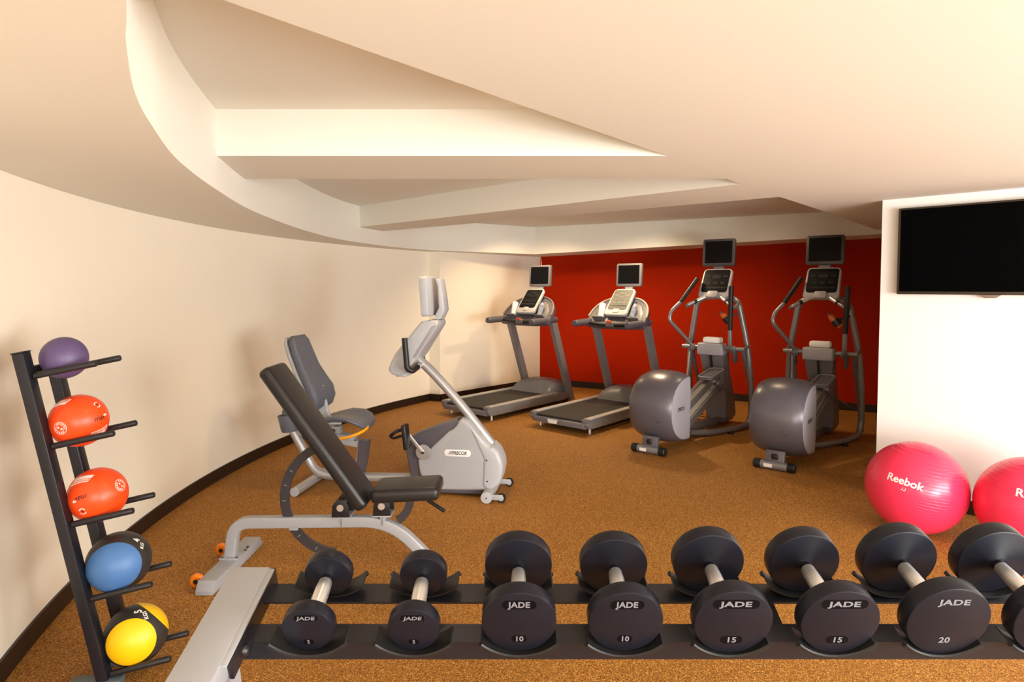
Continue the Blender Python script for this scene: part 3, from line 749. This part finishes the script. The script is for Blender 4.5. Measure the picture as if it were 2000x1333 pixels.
    b = MB(); cap_ = fillet([V((1.185, .575, 0)), V((1.345, .41, 0)), V((1.42, .37, 0)), V((1.47, .25, 0)), V((1.44, .11, 0)), V((1.37, .05, 0)), V((1.30, .08, 0)), V((1.31, .30, 0))], .06, 5)
    b.prism([(p.x, p.y) for p in cap_], YZ(-.115), .23, .03, 4); b.build('front_cover', 'pale_plastic', t)
    b = MB(); b.box((0, 1.06, .042), (.18, .56, .05), bevel=.01); b.build('base_pan', 'dark_plastic', t)
    LF = frame((.1055, 1.115, .335), (0, 1, 0), (0, 0, 1))
    b = MB(); b.prism(rrect(.205, .052, .022), LF, .003, .001); lp = b.build('name_plate', 'white', t)
    text_on('name_lettering', '///PRECOR', .038, plane_map(LF @ Matrix.Translation((0, 0, .003)), .80, 1), 'logo_black', lp, shear=.3, bold=.025)
    for y, z in ((1.34, .29), (1.345, .13), (1.085, .515)):
        b = MB(); b.lathe([(0, 0), (.007, 0), (.006, .003), (0, .0035)], (.114 if y > 1.2 else .085, y, z), (1, 0, 0), 10); b.build('screw', 'black', t)
    # front stabiliser and transport wheels
    b = MB(); b.sweep([S(-.22, 1.36, .045), S(.22, 1.36, .045)], rrect(.085, .06, .028)); b.build('front_stabiliser', 'light_plastic', t)
    for x in (-.222, .222):
        b = MB(); b.lathe([(0, 0), (.043, 0), (.042, .008), (0, .012)], (x, 1.36, .043), (1 if x > 0 else -1, 0, 0), 22); b.build('end_cap', 'pale_plastic', t)
        b = MB(); b.lathe([(0, 0), (.006, 0), (0, .003)], (x + math.copysign(.012, x), 1.36, .043), (math.copysign(1, x), 0, 0), 10); b.build('screw', 'black', t)
        b = MB(); b.lathe([(.01, -.012), (.033, -.012), (.036, -.006), (.036, .006), (.033, .012), (.01, .012)], (x * .86, 1.465, .037), (1, 0, 0), 22); wo = b.build('transport_wheel', 'softblack', t)
        b = MB(); b.lathe([(0, -.014), (.022, -.014), (.022, .014), (0, .014)], (x * .86, 1.465, .037), (1, 0, 0), 16); b.build('wheel_hub', 'chrome', wo)
        b = MB(); b.box((x * .86 + .02, 1.43, .045), (.008, .10, .04), bevel=.004); b.build('wheel_bracket', 'light_plastic', t)
    # mast, console, screen
    b = MB(); mp_ = spline([S(0, .77, 1.045), S(0, .90, .925), S(0, 1.04, .775), S(0, 1.19, .60), S(0, 1.36, .39)], 7); b.tube(mp_, .036, 18); b.build('mast', 'silver', t)
    con = fillet([V((.79, 1.325, 0)), V((.87, 1.34, 0)), V((.965, 1.345, 0)), V((.975, 1.315, 0)), V((.80, 1.045, 0)), V((.70, .935, 0)), V((.655, .915, 0)), V((.605, .925, 0)), V((.575, .965, 0)), V((.63, 1.075, 0)), V((.73, 1.26, 0))], .03, 4)[1:-1]
    b = MB(); b.prism([(p.x, p.y) for p in con], YZ(-.13), .26, .016, 3); b.build('console', 'pale_plastic', t)
    b = MB(); b.prism([(.925, 1.30), (.965, 1.31), (.80, 1.06), (.775, 1.06)], YZ(.128), .004, .001); b.build('console_groove', 'lav_plastic', t)
    b = MB(); b.box((0, .665, .918), (.17, .09, .03), bevel=.01); b.build('console_chin', 'pale_plastic', t)
    SF = frame((0, .875, 1.525), (1, 0, 0), (0, -.06, 1))
    b = MB(); b.prism(rrect(.36, .30, .02), SF @ Matrix.Translation((0, 0, -.032)), .060, .008); so = b.build('screen_case', 'pale_plastic', t)
    b = MB(); b.prism(rrect(.32, .25, .01), SF @ Matrix.Translation((0, 0, .0275)), .0015); b.build('screen_glass', 'screen', so)
    b = MB(); arm = [(.935, 1.66), (.975, 1.655), (.995, 1.55), (1.01, 1.42), (.975, 1.35), (.945, 1.345), (.935, 1.38), (.965, 1.44), (.955, 1.60)]
    b.prism(arm, YZ(-.07), .14, .008, 2); b.build('screen_arm', 'pale_plastic', t)
    for s_ in (1, -1):
        b = MB(); b.tube(fillet([S(s_ * .10, .805, .985), S(s_ * .19, .79, .965), S(s_ * .205, .755, .985), S(s_ * .20, .735, 1.215)], .045, 8), .0215, 14); b.build('handlebar', 'softblack', t)
        b = MB(); b.rod((s_ * .03, .81, 1.0), (s_ * .12, .80, .98), .017); b.build('handlebar_stem', 'chrome', t)
    # cranks and pedals
    for s_ in (1, -1):
        x = s_ * .112
        b = MB(); b.lathe([(0, 0), (.058, 0), (.06, .004), (.058, .012), (.045, .014), (0, .012)], (x, .85, .335), (s_, 0, 0), 28); b.build('crank_disc', 'silver', t)
        dv = V((0, -.11, .135)) * s_
        b = MB(); b.sweep([S(x + s_ * .018, .85, .335), S(x + s_ * .022, .85, .335) + dv], rrect(.026, .014, .005), up=(1, 0, 0)); b.build('crank_arm', 'chrome', t)
        b = MB(); b.lathe([(0, 0), (.012, 0), (.010, .005), (0, .006)], (x + s_ * .024, .85, .335), (s_, 0, 0), 10); b.build('crank_bolt', 'logo_black', t)
        pc = S(x + s_ * .085, .85, .335) + dv
        b = MB(); b.box(pc, (.10, .035, .19), bevel=.012, seg=3, rot=Matrix.Rotation(R_(6), 3, 'X').to_euler()); po = b.build('pedal', 'softblack', t)
        b = MB(); st = spline([pc + S(-.05, -.01, .045), pc + S(-.05, -.08, .030), pc + S(-.02, -.118, .005), pc + S(.03, -.112, -.005), pc + S(.055, -.07, .0), pc + S(.052, -.01, .02)], 6); b.sweep(st, rrect(.006, .026, .002, 2)); b.build('strap', 'softblack', po)
bike()

# ================================================================== treadmills
def treadmill(loc, head, label, panel, group='treadmills by the red wall'):
    t = thing('treadmill', label, 'treadmill', loc, head, group)
    S = lambda *p: V(p)
    YZ = lambda x: frame((x, 0, 0), (0, 1, 0), (0, 0, 1))
    for s_ in (1, -1):
        P = fillet([V((.02, .07, 0)), V((-.03, .12, 0)), V((.0, .168, 0)), V((1.72, .168, 0)), V((1.72, .09, 0)), V((1.5, .065, 0)), V((.1, .065, 0))], .03, 4)
        b = MB(); b.prism([(p.x, p.y) for p in P], YZ(.318 if s_ > 0 else -.395), .077, .006); b.build('side_rail', 'tread_grey', t)
        b = MB(); b.box((s_ * .356, .70, .174), (.078, 1.36, .013), bevel=.004); b.build('foot_rail', 'rail_top', t)
        b = MB(); b.box((s_ * .356, -.005, .158), (.076, .05, .04), bevel=.008); b.build('rail_end', 'mid_plastic', t)
        b = MB(); b.rod((s_ * .34, .10, 0), (s_ * .34, .10, .07), .016); b.build('leveling_foot', 'chrome', t)
        b = MB(); b.rod((s_ * .34, 1.62, 0), (s_ * .34, 1.62, .07), .03); b.build('front_foot', 'black', t)
        # upright
        b = MB(); b.loft([[S(s_ * .372 + dx, 1.70 - .38 * z + dy, z) for dx, dy in ((-.03, -.055), (.03, -.055), (.03, .055), (-.03, .055))] for z in (.04, 1.12)]); b.build('upright', 'tread_grey', t)
        # handrail arm
        b = MB(); b.tube(spline([S(s_ * .375, .80, 1.145), S(s_ * .375, .83, 1.145), S(s_ * .375, 1.0, 1.15), S(s_ * .37, 1.20, 1.155), S(s_ * .36, 1.34, 1.16)], 6), .04, 16,
                         radii=[.03] + [.036] * 4 + [.04] * 2 + [.042] * 18); b.build('handrail', 'dark_plastic', t)
    P = fillet([V((-.03, .075, 0)), V((-.035, .13, 0)), V((.01, .14, 0)), V((.10, .14, 0)), V((.10, .065, 0)), V((.02, .06, 0))], .02, 4)
    b = MB(); b.prism([(p.x, p.y) for p in P], YZ(-.35), .70, .004); b.build('rear_cover', 'mid_plastic', t)
    b = MB(); b.box((0, .80, .105), (.60, 1.5, .06)); b.build('deck', 'black', t)
    P = fillet([V((.0, .142, 0)), V((-.012, .152, 0)), V((.0, .163, 0)), V((1.45, .163, 0)), V((1.45, .142, 0))], .01, 3)
    b = MB(); b.prism([(p.x, p.y) for p in P], YZ(-.312), .624); b.build('running_belt', 'belt', t)
    # motor hood
    rings = []
    for y, z, w_ in ((1.19, .170, .30), (1.24, .245, .315), (1.32, .300, .325), (1.45, .325, .33), (1.60, .322, .33), (1.71, .28, .32), (1.76, .18, .31), (1.76, .08, .30)):
        rings.append([S(w_ * x, y + (.05 * (1 - (x) ** 2) if y < 1.3 else 0), .07 + (z - .07) * (1 - abs(x) ** 5 * .35)) for x in [k / 8 - 1 for k in range(17)]] + [S(w_, y, .07), S(-w_, y, .07)])
    b = MB(); b.loft(rings); b.build('motor_hood', 'mid_plastic', t, 50)
    # dash: half-oval panel leaning back between the handrails
    up = V((0, .68, .733)); DF = frame((0, 1.115, 1.15), (1, 0, 0), up)       # z = towards the runner and up
    outl = [(.415 * math.copysign(abs(math.cos(a)) ** .8, math.cos(a)), .02 + .40 * math.sin(a) ** .75) for a in [PI * k / 28 for k in range(29)]]
    outl += [(-.40, -.03), (-.20, -.05), (.20, -.05), (.40, -.03)]
    b = MB(); b.prism(outl, DF @ Matrix.Translation((0, 0, -.07)), .07, .012, 3); b.build('dash', 'dark_plastic', t)
    rim = [DF @ V((x, y, .004)) for x, y in outl[1:28]]
    b = MB(); b.tube(rim, .011, 8); b.build('dash_rim', 'tread_grey' if panel == 'panel' else 'rail_top', t)
    for s_ in (1, -1):
        P = [(s_ * .165, .03), (s_ * .355, .045), (s_ * .335, .17), (s_ * .265, .29), (s_ * .165, .345)]
        b = MB(); b.prism(P if s_ > 0 else P[::-1], DF @ Matrix.Translation((0, 0, -.004)), .007, .002); b.build('storage_pocket', 'mid_plastic' if s_ < 0 else 'tread_grey', t)
        b = MB(); b.box(None, (.15, .012, .05), bevel=.004, mtx=DF @ Matrix.Translation((s_ * .25, .055, .03))); b.build('pocket_ledge', 'mid_plastic', t)
    b = MB(); b.tube(spline([S(-.36, 1.10, 1.145), S(-.15, 1.05, 1.13), S(.15, 1.05, 1.13), S(.36, 1.10, 1.145)], 6), .024, 12); b.build('front_bar', 'softblack', t)
    b = MB(); b.box((0, 1.03, 1.135), (.11, .05, .06), bevel=.014, seg=3); so = b.build('stop_housing', 'mid_plastic', t)
    b = MB(); b.box((0, 1.008, 1.168), (.07, .03, .03), bevel=.006); b.build('stop_button', 'red_clip', so)
    # console
    CF = frame((0, 1.295, 1.375), (1, 0, 0), (0, .27, .32))
    b = MB(); b.prism([(p[0] * (1 - .05 * p[1] / .2), p[1]) for p in rrect(.315, .42, .05, 6)], CF @ Matrix.Translation((0, 0, .01)), .045, .012, 3); co_ = b.build('console', 'console_grey', t)
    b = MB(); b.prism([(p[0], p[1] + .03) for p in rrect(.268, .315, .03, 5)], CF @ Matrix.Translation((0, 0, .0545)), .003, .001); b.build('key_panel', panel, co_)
    kz = 'key' if panel == 'panel' else 'key_glare'
    for (x, y, w_, h_) in ((0, .135, .10, .03), (-.075, .10, .07, .03), (.075, .10, .07, .03), (0, .075, .08, .025), (0, .02, .24, .006), (-.07, -.01, .05, .03), (0, -.01, .05, .03), (.07, -.01, .05, .03)):
        b = MB(); b.prism(rrect(w_, h_, min(w_, h_) * .3, 2), CF @ Matrix.Translation((x, y, .0572)), .002); b.build('key', kz, co_)
    b = MB(); b.prism(rrect(.24, .014, .005, 2), CF @ Matrix.Translation((0, -.065, .0572)), .003); b.build('key_ledge', 'logo_black', co_)
    b = MB(); b.prism(rrect(.09, .06, .018, 4), CF @ Matrix.Translation((0, -.145, .054)), .008, .002); b.build('speed_pad', 'pale_plastic', co_)
    # screen
    SF = frame((0, 1.47, 1.745), (1, 0, 0), (0, .06, 1))
    b = MB(); b.prism(rrect(.365, .295, .025), SF @ Matrix.Translation((0, 0, -.035)), .045, .008); sc_ = b.build('screen_case', 'mid_plastic', t)
    b = MB(); b.prism(rrect(.305, .235, .008), SF @ Matrix.Translation((0, .006, .0095)), .0015); b.build('screen_glass', 'screen', sc_)
    b = MB(); b.box((0, 1.475, 1.575), (.11, .03, .10), bevel=.008); b.build('screen_neck', 'pale_plastic', t)
    b = MB(); b.prism([(-.075, .0), (.065, 0), (.05, -.045), (-.06, -.045)], frame((-.06, -.033, .125), (1, 0, 0), (0, -.0, 1)), .003); b.build('rear_label', 'white' if panel != 'panel' else 'mid_plastic', t)
    return t
T1 = treadmill((-.568, 7.597, 0), R_(40.5), 'grey treadmill in the corner with a black key panel', 'panel')
T2 = treadmill((.519, 6.908, 0), R_(41.2), 'grey treadmill with a key panel painted bright as a reflection, nearer the ellipticals', 'panel_glare')
def on(base, p, extra=None):
    return base.matrix_basis @ V(p)
def towel_roll(base, p, label):
    t = thing('towel', label, 'towel', tuple(on(base, p)), 0, 'white towels on the machines'); t.rotation_euler = (R_(-20), R_(-6), base.rotation_euler.z)
    b = MB(); b.lathe([(.001, 0), (.034, 0), (.040, .006), (.041, .06), (.040, .174), (.034, .18), (.028, .176), (.02, .18), (.001, .178)], (0, 0, 0), (0, 0, 1), 22); b.build('rolled_cloth', 'towel', t)
    b = MB(); b.tube(spline([V((.003, .003, .179)), V((.012, .0, .181)), V((0, -.018, .181)), V((-.022, 0, .181)), V((0, .028, .180))], 5), .003, 6); b.build('rolled_edge', 'towel', t)
def bottle(base, p, label):
    t = thing('water_bottle', label, 'bottle', tuple(on(base, p)), 0, 'water bottles on the treadmills'); t.rotation_euler = (R_(-20), R_(5), base.rotation_euler.z)
    b = MB(); b.lathe([(.001, 0), (.030, 0), (.033, .006), (.033, .04), (.030, .05), (.033, .06), (.033, .10), (.030, .12), (.033, .13), (.026, .155), (.014, .172), (.013, .185), (.001, .185)], (0, 0, 0), (0, 0, 1), 22); b.build('body', 'bottle', t)
    b = MB(); b.lathe([(.001, .183), (.016, .183), (.016, .203), (.001, .204)], (0, 0, 0), (0, 0, 1), 16); b.build('cap', mat('dark_blue_cap', (.06, .05, .12), .4), t)
for T, nm in ((T1, 'corner treadmill'), (T2, 'treadmill with the reflection-bright panel')):
    towel_roll(T, (-.215, 1.16, 1.215), 'white rolled towel in the left pocket of the ' + nm)
    bottle(T, (.225, 1.165, 1.22), 'clear blue water bottle in the right pocket of the ' + nm)

# ================================================================== ellipticals
def elliptical(loc, head, label):
    t = thing('elliptical_trainer', label, 'elliptical', loc, head, 'ellipticals by the red wall')
    S = lambda *p: V(p)
    # rear drum : barrel of revolution about x, cut flat at the front
    yc, zc, RY, RZ, cut = .39, .415, .435, .352, .40
    def drum_part(prof, name, m, par):
        b = MB(); rings = []
        for x, k in prof:
            rings.append([S(x, min(yc + RY * k * math.copysign(abs(math.cos(a)) ** .92, math.cos(a)), cut), zc + RZ * k * math.copysign(abs(math.sin(a)) ** .92, math.sin(a))) for a in [2 * PI * j / 64 for j in range(64)]])
        b.loft(rings); return b.build(name, m, par, 50)
    KK = lambda x: max(0, 1 - abs(x / .262) ** 2.3) ** (1 / 2.3) * .32 + .68
    prof = []
    for k in range(21):
        u = -1 + 2 * k / 20; x = .222 * math.copysign(1 - (1 - abs(u)) ** 1.6, u); prof.append((x, KK(x)))
    drum = drum_part(prof, 'drum_shell', 'drum', t)
    for s_ in (1, -1):
        drum_part([(s_ * .210, .868), (s_ * .224, .862), (s_ * .231, .83), (s_ * .235, .5), (s_ * .2355, .02)], 'side_panel', 'lav_plastic', t)
    LF = frame((.2362, .19, .43), (0, 1, 0), (0, 0, 1))
    b = MB(); b.prism(rrect(.16, .042, .002, 1), LF, .0012); lp = b.build('name_plate', 'lav_plastic', t)
    text_on('name_lettering', '//PRECOR', .044, plane_map(LF @ Matrix.Translation((0, 0, .0012)), .74, 1.1), 'logo_black', lp, bold=.03, shear=.15)
    b = MB(); ring = []
    for k in range(30):
        x = -.20 + .40 * k / 29; kk = KK(x); dz = -.075; sn = (abs(dz) / (RZ * kk)) ** (1 / .92); cs = math.sqrt(1 - sn * sn)
        ring.append(S(x, yc - RY * kk * cs ** .92 - .0008, zc + dz))
    b.tube(ring, .0015, 5); b.build('seam', 'dark_plastic', drum)
    b = MB(); b.lathe([(0, 0), (.008, 0), (0, .003)], ring[22] + S(0, .004, -.016), (.2, -1, 0), 10); b.build('screw', 'black', drum)
    # foot bracket and roller
    b = MB(); b.box((0, .035, .10), (.16, .05, .13), bevel=.008, rot=Matrix.Rotation(R_(-12), 3, 'X').to_euler()); b.build('roller_bracket', 'drum', t)
    b = MB(); b.box((0, .006, .115), (.055, .02, .05), bevel=.012, seg=3); b.build('level_knob', 'black', t)
    b = MB(); b.rod((-.115, 0, .041), (.115, 0, .041), .036, 24); ro = b.build('roller_bar', 'frame_grey', t)
    b = MB(); b.box((-.045, -.037, .042), (.07, .003, .03)); b.build('white_label', 'print_white', ro)
    for s_ in (1, -1):
        b = MB(); b.lathe([(0, 0), (.040, 0), (.041, .006), (.041, .055), (.036, .062), (0, .063)], (s_ * .112, 0, .041), (s_, 0, 0), 24); b.build('roller_end', 'softblack', t)
    # big side tubes: floor runner, bend, leaning upright, bend in under the console
    for s_ in (1, -1):
        P = [S(s_ * .03, .86, .06), S(s_ * .13, 1.03, .036), S(s_ * .29, 1.40, .034), S(s_ * .365, 1.74, .05), S(s_ * .365, 1.70, .55), S(s_ * .335, 1.66, .95), S(s_ * .24, 1.62, 1.44), S(s_ * .10, 1.66, 1.485)]
        b = MB(); b.tube(fillet(P, .19, 9), .031, 16); b.build('side_tube', 'frame_grey', t)
        b = MB(); b.tube(fillet([S(s_ * .30, 1.60, .90), S(s_ * .31, 1.85, .45), S(s_ * .33, 1.98, .03)], .2, 6), .022, 12); b.build('front_leg', 'frame_grey', t)
        b = MB(); b.lathe([(0, 0), (.03, 0), (.028, .02), (0, .022)], (s_ * .30, 1.30, 0), (0, 0, 1), 16); b.build('leveling_foot', 'black', t)
    b = MB(); b.rod((-.36, 1.50, .905), (.36, 1.50, .905), .024); b.rod((-.345, 1.50, .905), (-.345, 1.66, .93), .02); b.rod((.345, 1.50, .905), (.345, 1.66, .93), .02); b.build('pivot_bar', 'frame_grey', t)
    # tower
    b = MB(); b.box((0, 1.47, .895), (.30, .13, .135), bevel=.02, seg=3); b.build('tower_hood', 'lav_plastic', t)
    b = MB(); b.loft([[S(x, y, z) for x, y in ((-w_, y0), (w_, y0), (w_, y1), (-w_, y1))] for w_, y0, y1, z in ((.14, 1.46, 1.62, .86), (.12, 1.53, 1.72, .62), (.125, 1.60, 1.86, .30), (.115, 1.62, 1.93, .10), (.09, 1.66, 1.90, .04))]); b.build('tower', 'mid_plastic', t, 25)
    b = MB(); b.sweep([S(0, 1.452, .83), S(0, 1.50, .64), S(0, 1.55, .45)], rrect(.045, .012, .003, 2), up=(1, 0, 0)); b.build('tower_slot', 'black', t)
    # inclined ramp
    for s_ in (1, -1):
        b = MB(); b.loft([[S(s_ * .085 + dx, y, z + dz) for dx, dz in ((-.05, 0), (.05, 0), (.05, h), (-.05, h))] for y, z, h in ((.42, .09, .08), (1.50, .47, .07))]); b.build('ramp_rail', 'tread_grey', t)
        b = MB(); b.loft([[S(s_ * .085 + dx, y, z) for dx, z in ((-.03, z0), (.03, z0), (.03, z1), (-.03, z1))] for y, z0, z1 in ((.44, .177, .184), (1.46, .531, .538))]); b.build('ramp_track', 'frame_grey', t)
    b = MB(); b.sweep([S(0, .43, .10), S(0, 1.65, .06)], rrect(.10, .05, .01), up=(1, 0, 0)); b.build('base_beam', 'tread_grey', t)
    # pedal arms with foot trays
    for s_, yy, zz in ((1, 1.20, .63), (-1, .66, .36)):
        x = s_ * .105
        b = MB(); b.loft([[S(x + dx, y, z + dz) for dx, dz in ((-.028, -h), (.028, -h), (.028, h), (-.028, h))] for y, z, h in ((.37, .42 - s_ * .12, .045), (yy - .05, zz - .07, .04), (yy + .20, zz - .03, .02))]); b.build('pedal_arm', 'tread_grey', t)
        PF = frame((x, yy + .02, zz), (1, 0, 0), (0, 1, .16))
        b = MB(); b.prism([(q[0], q[1]) for q in rrect(.165, .38, .05)], PF, .02, .006); po = b.build('foot_tray', 'mid_plastic', t)
        ol = rrect(.155, .37, .046)
        b = MB(); b.tube([PF @ V((q[0], q[1], .028)) for q in ol], .011, 8, closed=True); b.build('tray_rim', 'mid_plastic', po)
        b = MB(); b.prism(rrect(.12, .32, .03), PF @ Matrix.Translation((0, 0, .0195)), .003); b.build('tray_pad', 'dark_plastic', po)
        b = MB(); b.rod((x - .05, yy + .02, zz - .06), (x + .05, yy + .02, zz - .06), .016); b.build('roller_axle', 'chrome', t)
        b = MB(); b.lathe([(0, -.014), (.032, -.014), (.032, .014), (0, .014)], (x, yy + .10, zz - .085), (1, 0, 0), 18); b.build('pedal_roller', 'softblack', t)
    b = MB(); b.rod((.105, 1.22, .55), (.30, 1.62, .33), .011); b.build('link_rod', 'dark_plastic', t)
    b = MB(); b.rod((-.18, 1.20, .40), (-.27, 1.50, .86), .014); b.build('link_rod', 'frame_grey', t)
    # moving handlebars
    L1 = [S(-.225, 1.50, .90), S(-.29, 1.40, 1.02), S(-.40, 1.22, 1.22), S(-.39, 1.25, 1.32), S(-.32, 1.36, 1.43)]
    b = MB(); b.tube(fillet(L1, .09, 7), .0205, 14); b.build('moving_handlebar', 'frame_grey', t)
    b = MB(); b.tube([S(-.325, 1.35, 1.42), S(-.20, 1.52, 1.69), S(-.198, 1.522, 1.695)], .0255, 14, radii=[.0245, .0255, .02]); b.build('grip', 'softblack', t)
    L2 = [S(.225, 1.48, .89), S(.33, 1.10, .98), S(.335, 1.07, 1.16)]
    b = MB(); b.tube(fillet([S(.235, 1.45, .88), S(.275, 1.30, .93), S(.283, 1.27, 1.14)], .10, 7), .0215, 14); b.build('moving_handlebar', 'frame_grey', t)
    b = MB(); b.tube([S(.283, 1.27, 1.13), S(.305, 1.23, 1.60), S(.305, 1.23, 1.606)], .0265, 14, radii=[.0255, .0265, .021]); b.build('grip', 'softblack', t)
    for s_ in (1, -1):
        b = MB(); b.lathe([(0, -.03), (.036, -.03), (.04, -.02), (.04, .02), (.036, .03), (0, .03)], (s_ * .235, 1.50, .90), (1, 0, 0), 20); b.build('pivot_boss', 'mid_plastic', t)
        b = MB(); b.box((s_ * .25, 1.52, .83), (.035, .08, .16), bevel=.012, rot=Matrix.Rotation(R_(12), 3, 'X').to_euler()); b.build('rocker_arm', 'dark_plastic', t)
        # fixed handles
        b = MB(); b.tube(fillet([S(s_ * .085, 1.50, 1.485), S(s_ * .255, 1.37, 1.385), S(s_ * .285, 1.42, 1.365), S(s_ * .25, 1.60, 1.42)], .06, 7), .019, 14); b.build('fixed_handle', 'frame_grey', t)
        b = MB(); b.tube([S(s_ * .095, 1.4925, 1.479), S(s_ * .165, 1.439, 1.438)], .0215, 14); b.build('pulse_sensor', 'chrome', t)
        b = MB(); b.tube([S(s_ * .165, 1.439, 1.438), S(s_ * .19, 1.42, 1.4235)], .022, 14); b.build('sensor_band', 'softblack', t)
    # console
    CF = frame((0, 1.58, 1.625), (1, 0, 0), (0, .17, .33))
    b = MB(); b.prism([(p[0] * (1 - .04 * p[1] / .18), p[1]) for p in rrect(.345, .37, .045, 6)], CF @ Matrix.Translation((0, 0, -.02)), .05, .012, 3); co_ = b.build('console', 'lav_plastic', t)
    b = MB(); b.prism([(p[0], p[1] + .025) for p in rrect(.30, .285, .03, 5)], CF @ Matrix.Translation((0, 0, .0295)), .003, .001); b.build('key_panel', 'panel', co_)
    for (x, y, w_, h_) in ((0, .12, .28, .004), (0, .08, .10, .05), (-.10, .085, .06, .03), (.10, .085, .06, .03), (0, .03, .28, .004), (-.08, 0, .05, .03), (0, 0, .05, .03), (.08, 0, .05, .03), (0, -.06, .26, .02)):
        b = MB(); b.prism(rrect(w_, h_, min(w_, h_) * .3, 2), CF @ Matrix.Translation((x, y, .0322)), .002); b.build('key', 'key', co_)
    b = MB(); b.prism(rrect(.12, .08, .02, 4), CF @ Matrix.Translation((0, -.15, .028)), .03, .008); b.build('console_chin', 'lav_plastic', t)
    SF = frame((0, 1.64, 1.985), (1, 0, 0), (0, .06, 1))
    b = MB(); b.prism(rrect(.375, .315, .025), SF @ Matrix.Translation((0, 0, -.035)), .045, .008); sc_ = b.build('screen_case', 'arc_coat', t)
    b = MB(); b.prism(rrect(.315, .25, .008), SF @ Matrix.Translation((0, .006, .0095)), .0015); b.build('screen_glass', 'screen', sc_)
    b = MB(); b.box((0, 1.65, 1.80), (.12, .03, .10), bevel=.008); b.build('screen_neck', 'mid_plastic', t)
    # bottle cage hung on the right-hand tube
    HF = frame((.13, 1.58, 1.235), (.8, 0, .6), (-.6, -.1, .8))
    b = MB(); b.lathe([(.036, -.05), (.042, -.05), (.042, .02), (.036, .02)], (.135, 1.55, 1.235), (-.55, -.1, .62), 20); b.build('bottle_cage', 'black', t)
    b = MB(); b.sweep([S(.16, 1.56, 1.24), S(.22, 1.60, 1.29), S(.29, 1.645, 1.30)], rrect(.05, .014, .004, 2)); b.build('cage_arm', 'black', t)
    return t
def rr(p, head, dx): return (p[0] + dx * math.cos(head), p[1] - dx * math.sin(head), 0)
h1, h2 = R_(40), R_(39)
EL1 = elliptical(rr((1.285, 5.979), h1, .03), h1, 'grey elliptical trainer next to the treadmills')
EL2 = copy_tree(EL1); l2 = rr((2.239, 5.462), h2, .06); EL2.location = l2; EL2.rotation_euler = (0, 0, -h2)
EL2['label'] = 'grey elliptical trainer beside the white television wall'
for E_, nm in ((EL1, 'elliptical next to the treadmills'), (EL2, 'elliptical beside the white wall')):
    t = thing('towel', 'white folded towel on top of the ' + nm, 'towel', tuple(E_.matrix_basis @ V((.015, 1.47, .9635))), 0, 'white towels on the machines'); t.rotation_euler = E_.rotation_euler
    b = MB(); b.box((0, 0, .033), (.205, .10, .066), bevel=.022, seg=4); b.build('folded_cloth', 'towel', t)
    b = MB(); b.tube([V((-.098, -.047, .030)), V((0, -.0515, .031)), V((.098, -.047, .030))], .003, 6); b.build('fold_edge', 'towel', t)
    t = thing('drink_bottle', 'orange drink bottle in the cage of the ' + nm, 'bottle', tuple(E_.matrix_basis @ V((.135, 1.55, 1.235))), 0, 'orange drink bottles'); t.rotation_euler = E_.rotation_euler
    ax = V((-.55, -.1, .62))
    b = MB(); b.lathe([(.001, -.075), (.028, -.075), (.033, -.068), (.034, .03), (.032, .06), (.018, .085), (.014, .092), (.001, .093)], (0, 0, 0), ax, 20); b.build('body', 'orange_liquid', t)
    b = MB(); b.lathe([(.001, .09), (.017, .09), (.017, .108), (.001, .109)], (0, 0, 0), ax, 14); b.build('cap', 'dark_plastic', t)

# thin cable dropping from the soffit to the corner screen
cabl = MB(); cabl.tube(spline([V((.42, 9.60, 2.082)), V((.424, 9.3, 2.0)), V((.410, 8.9, 1.935)), V((.405, 8.735, 1.893))], 8), .004, 6)
o = cabl.build('cable', mat('pale_cable', (.6, .45, .4), .5)); o['label'] = 'thin pale cable from the soffit to the corner treadmill screen'; o['category'] = 'cable'
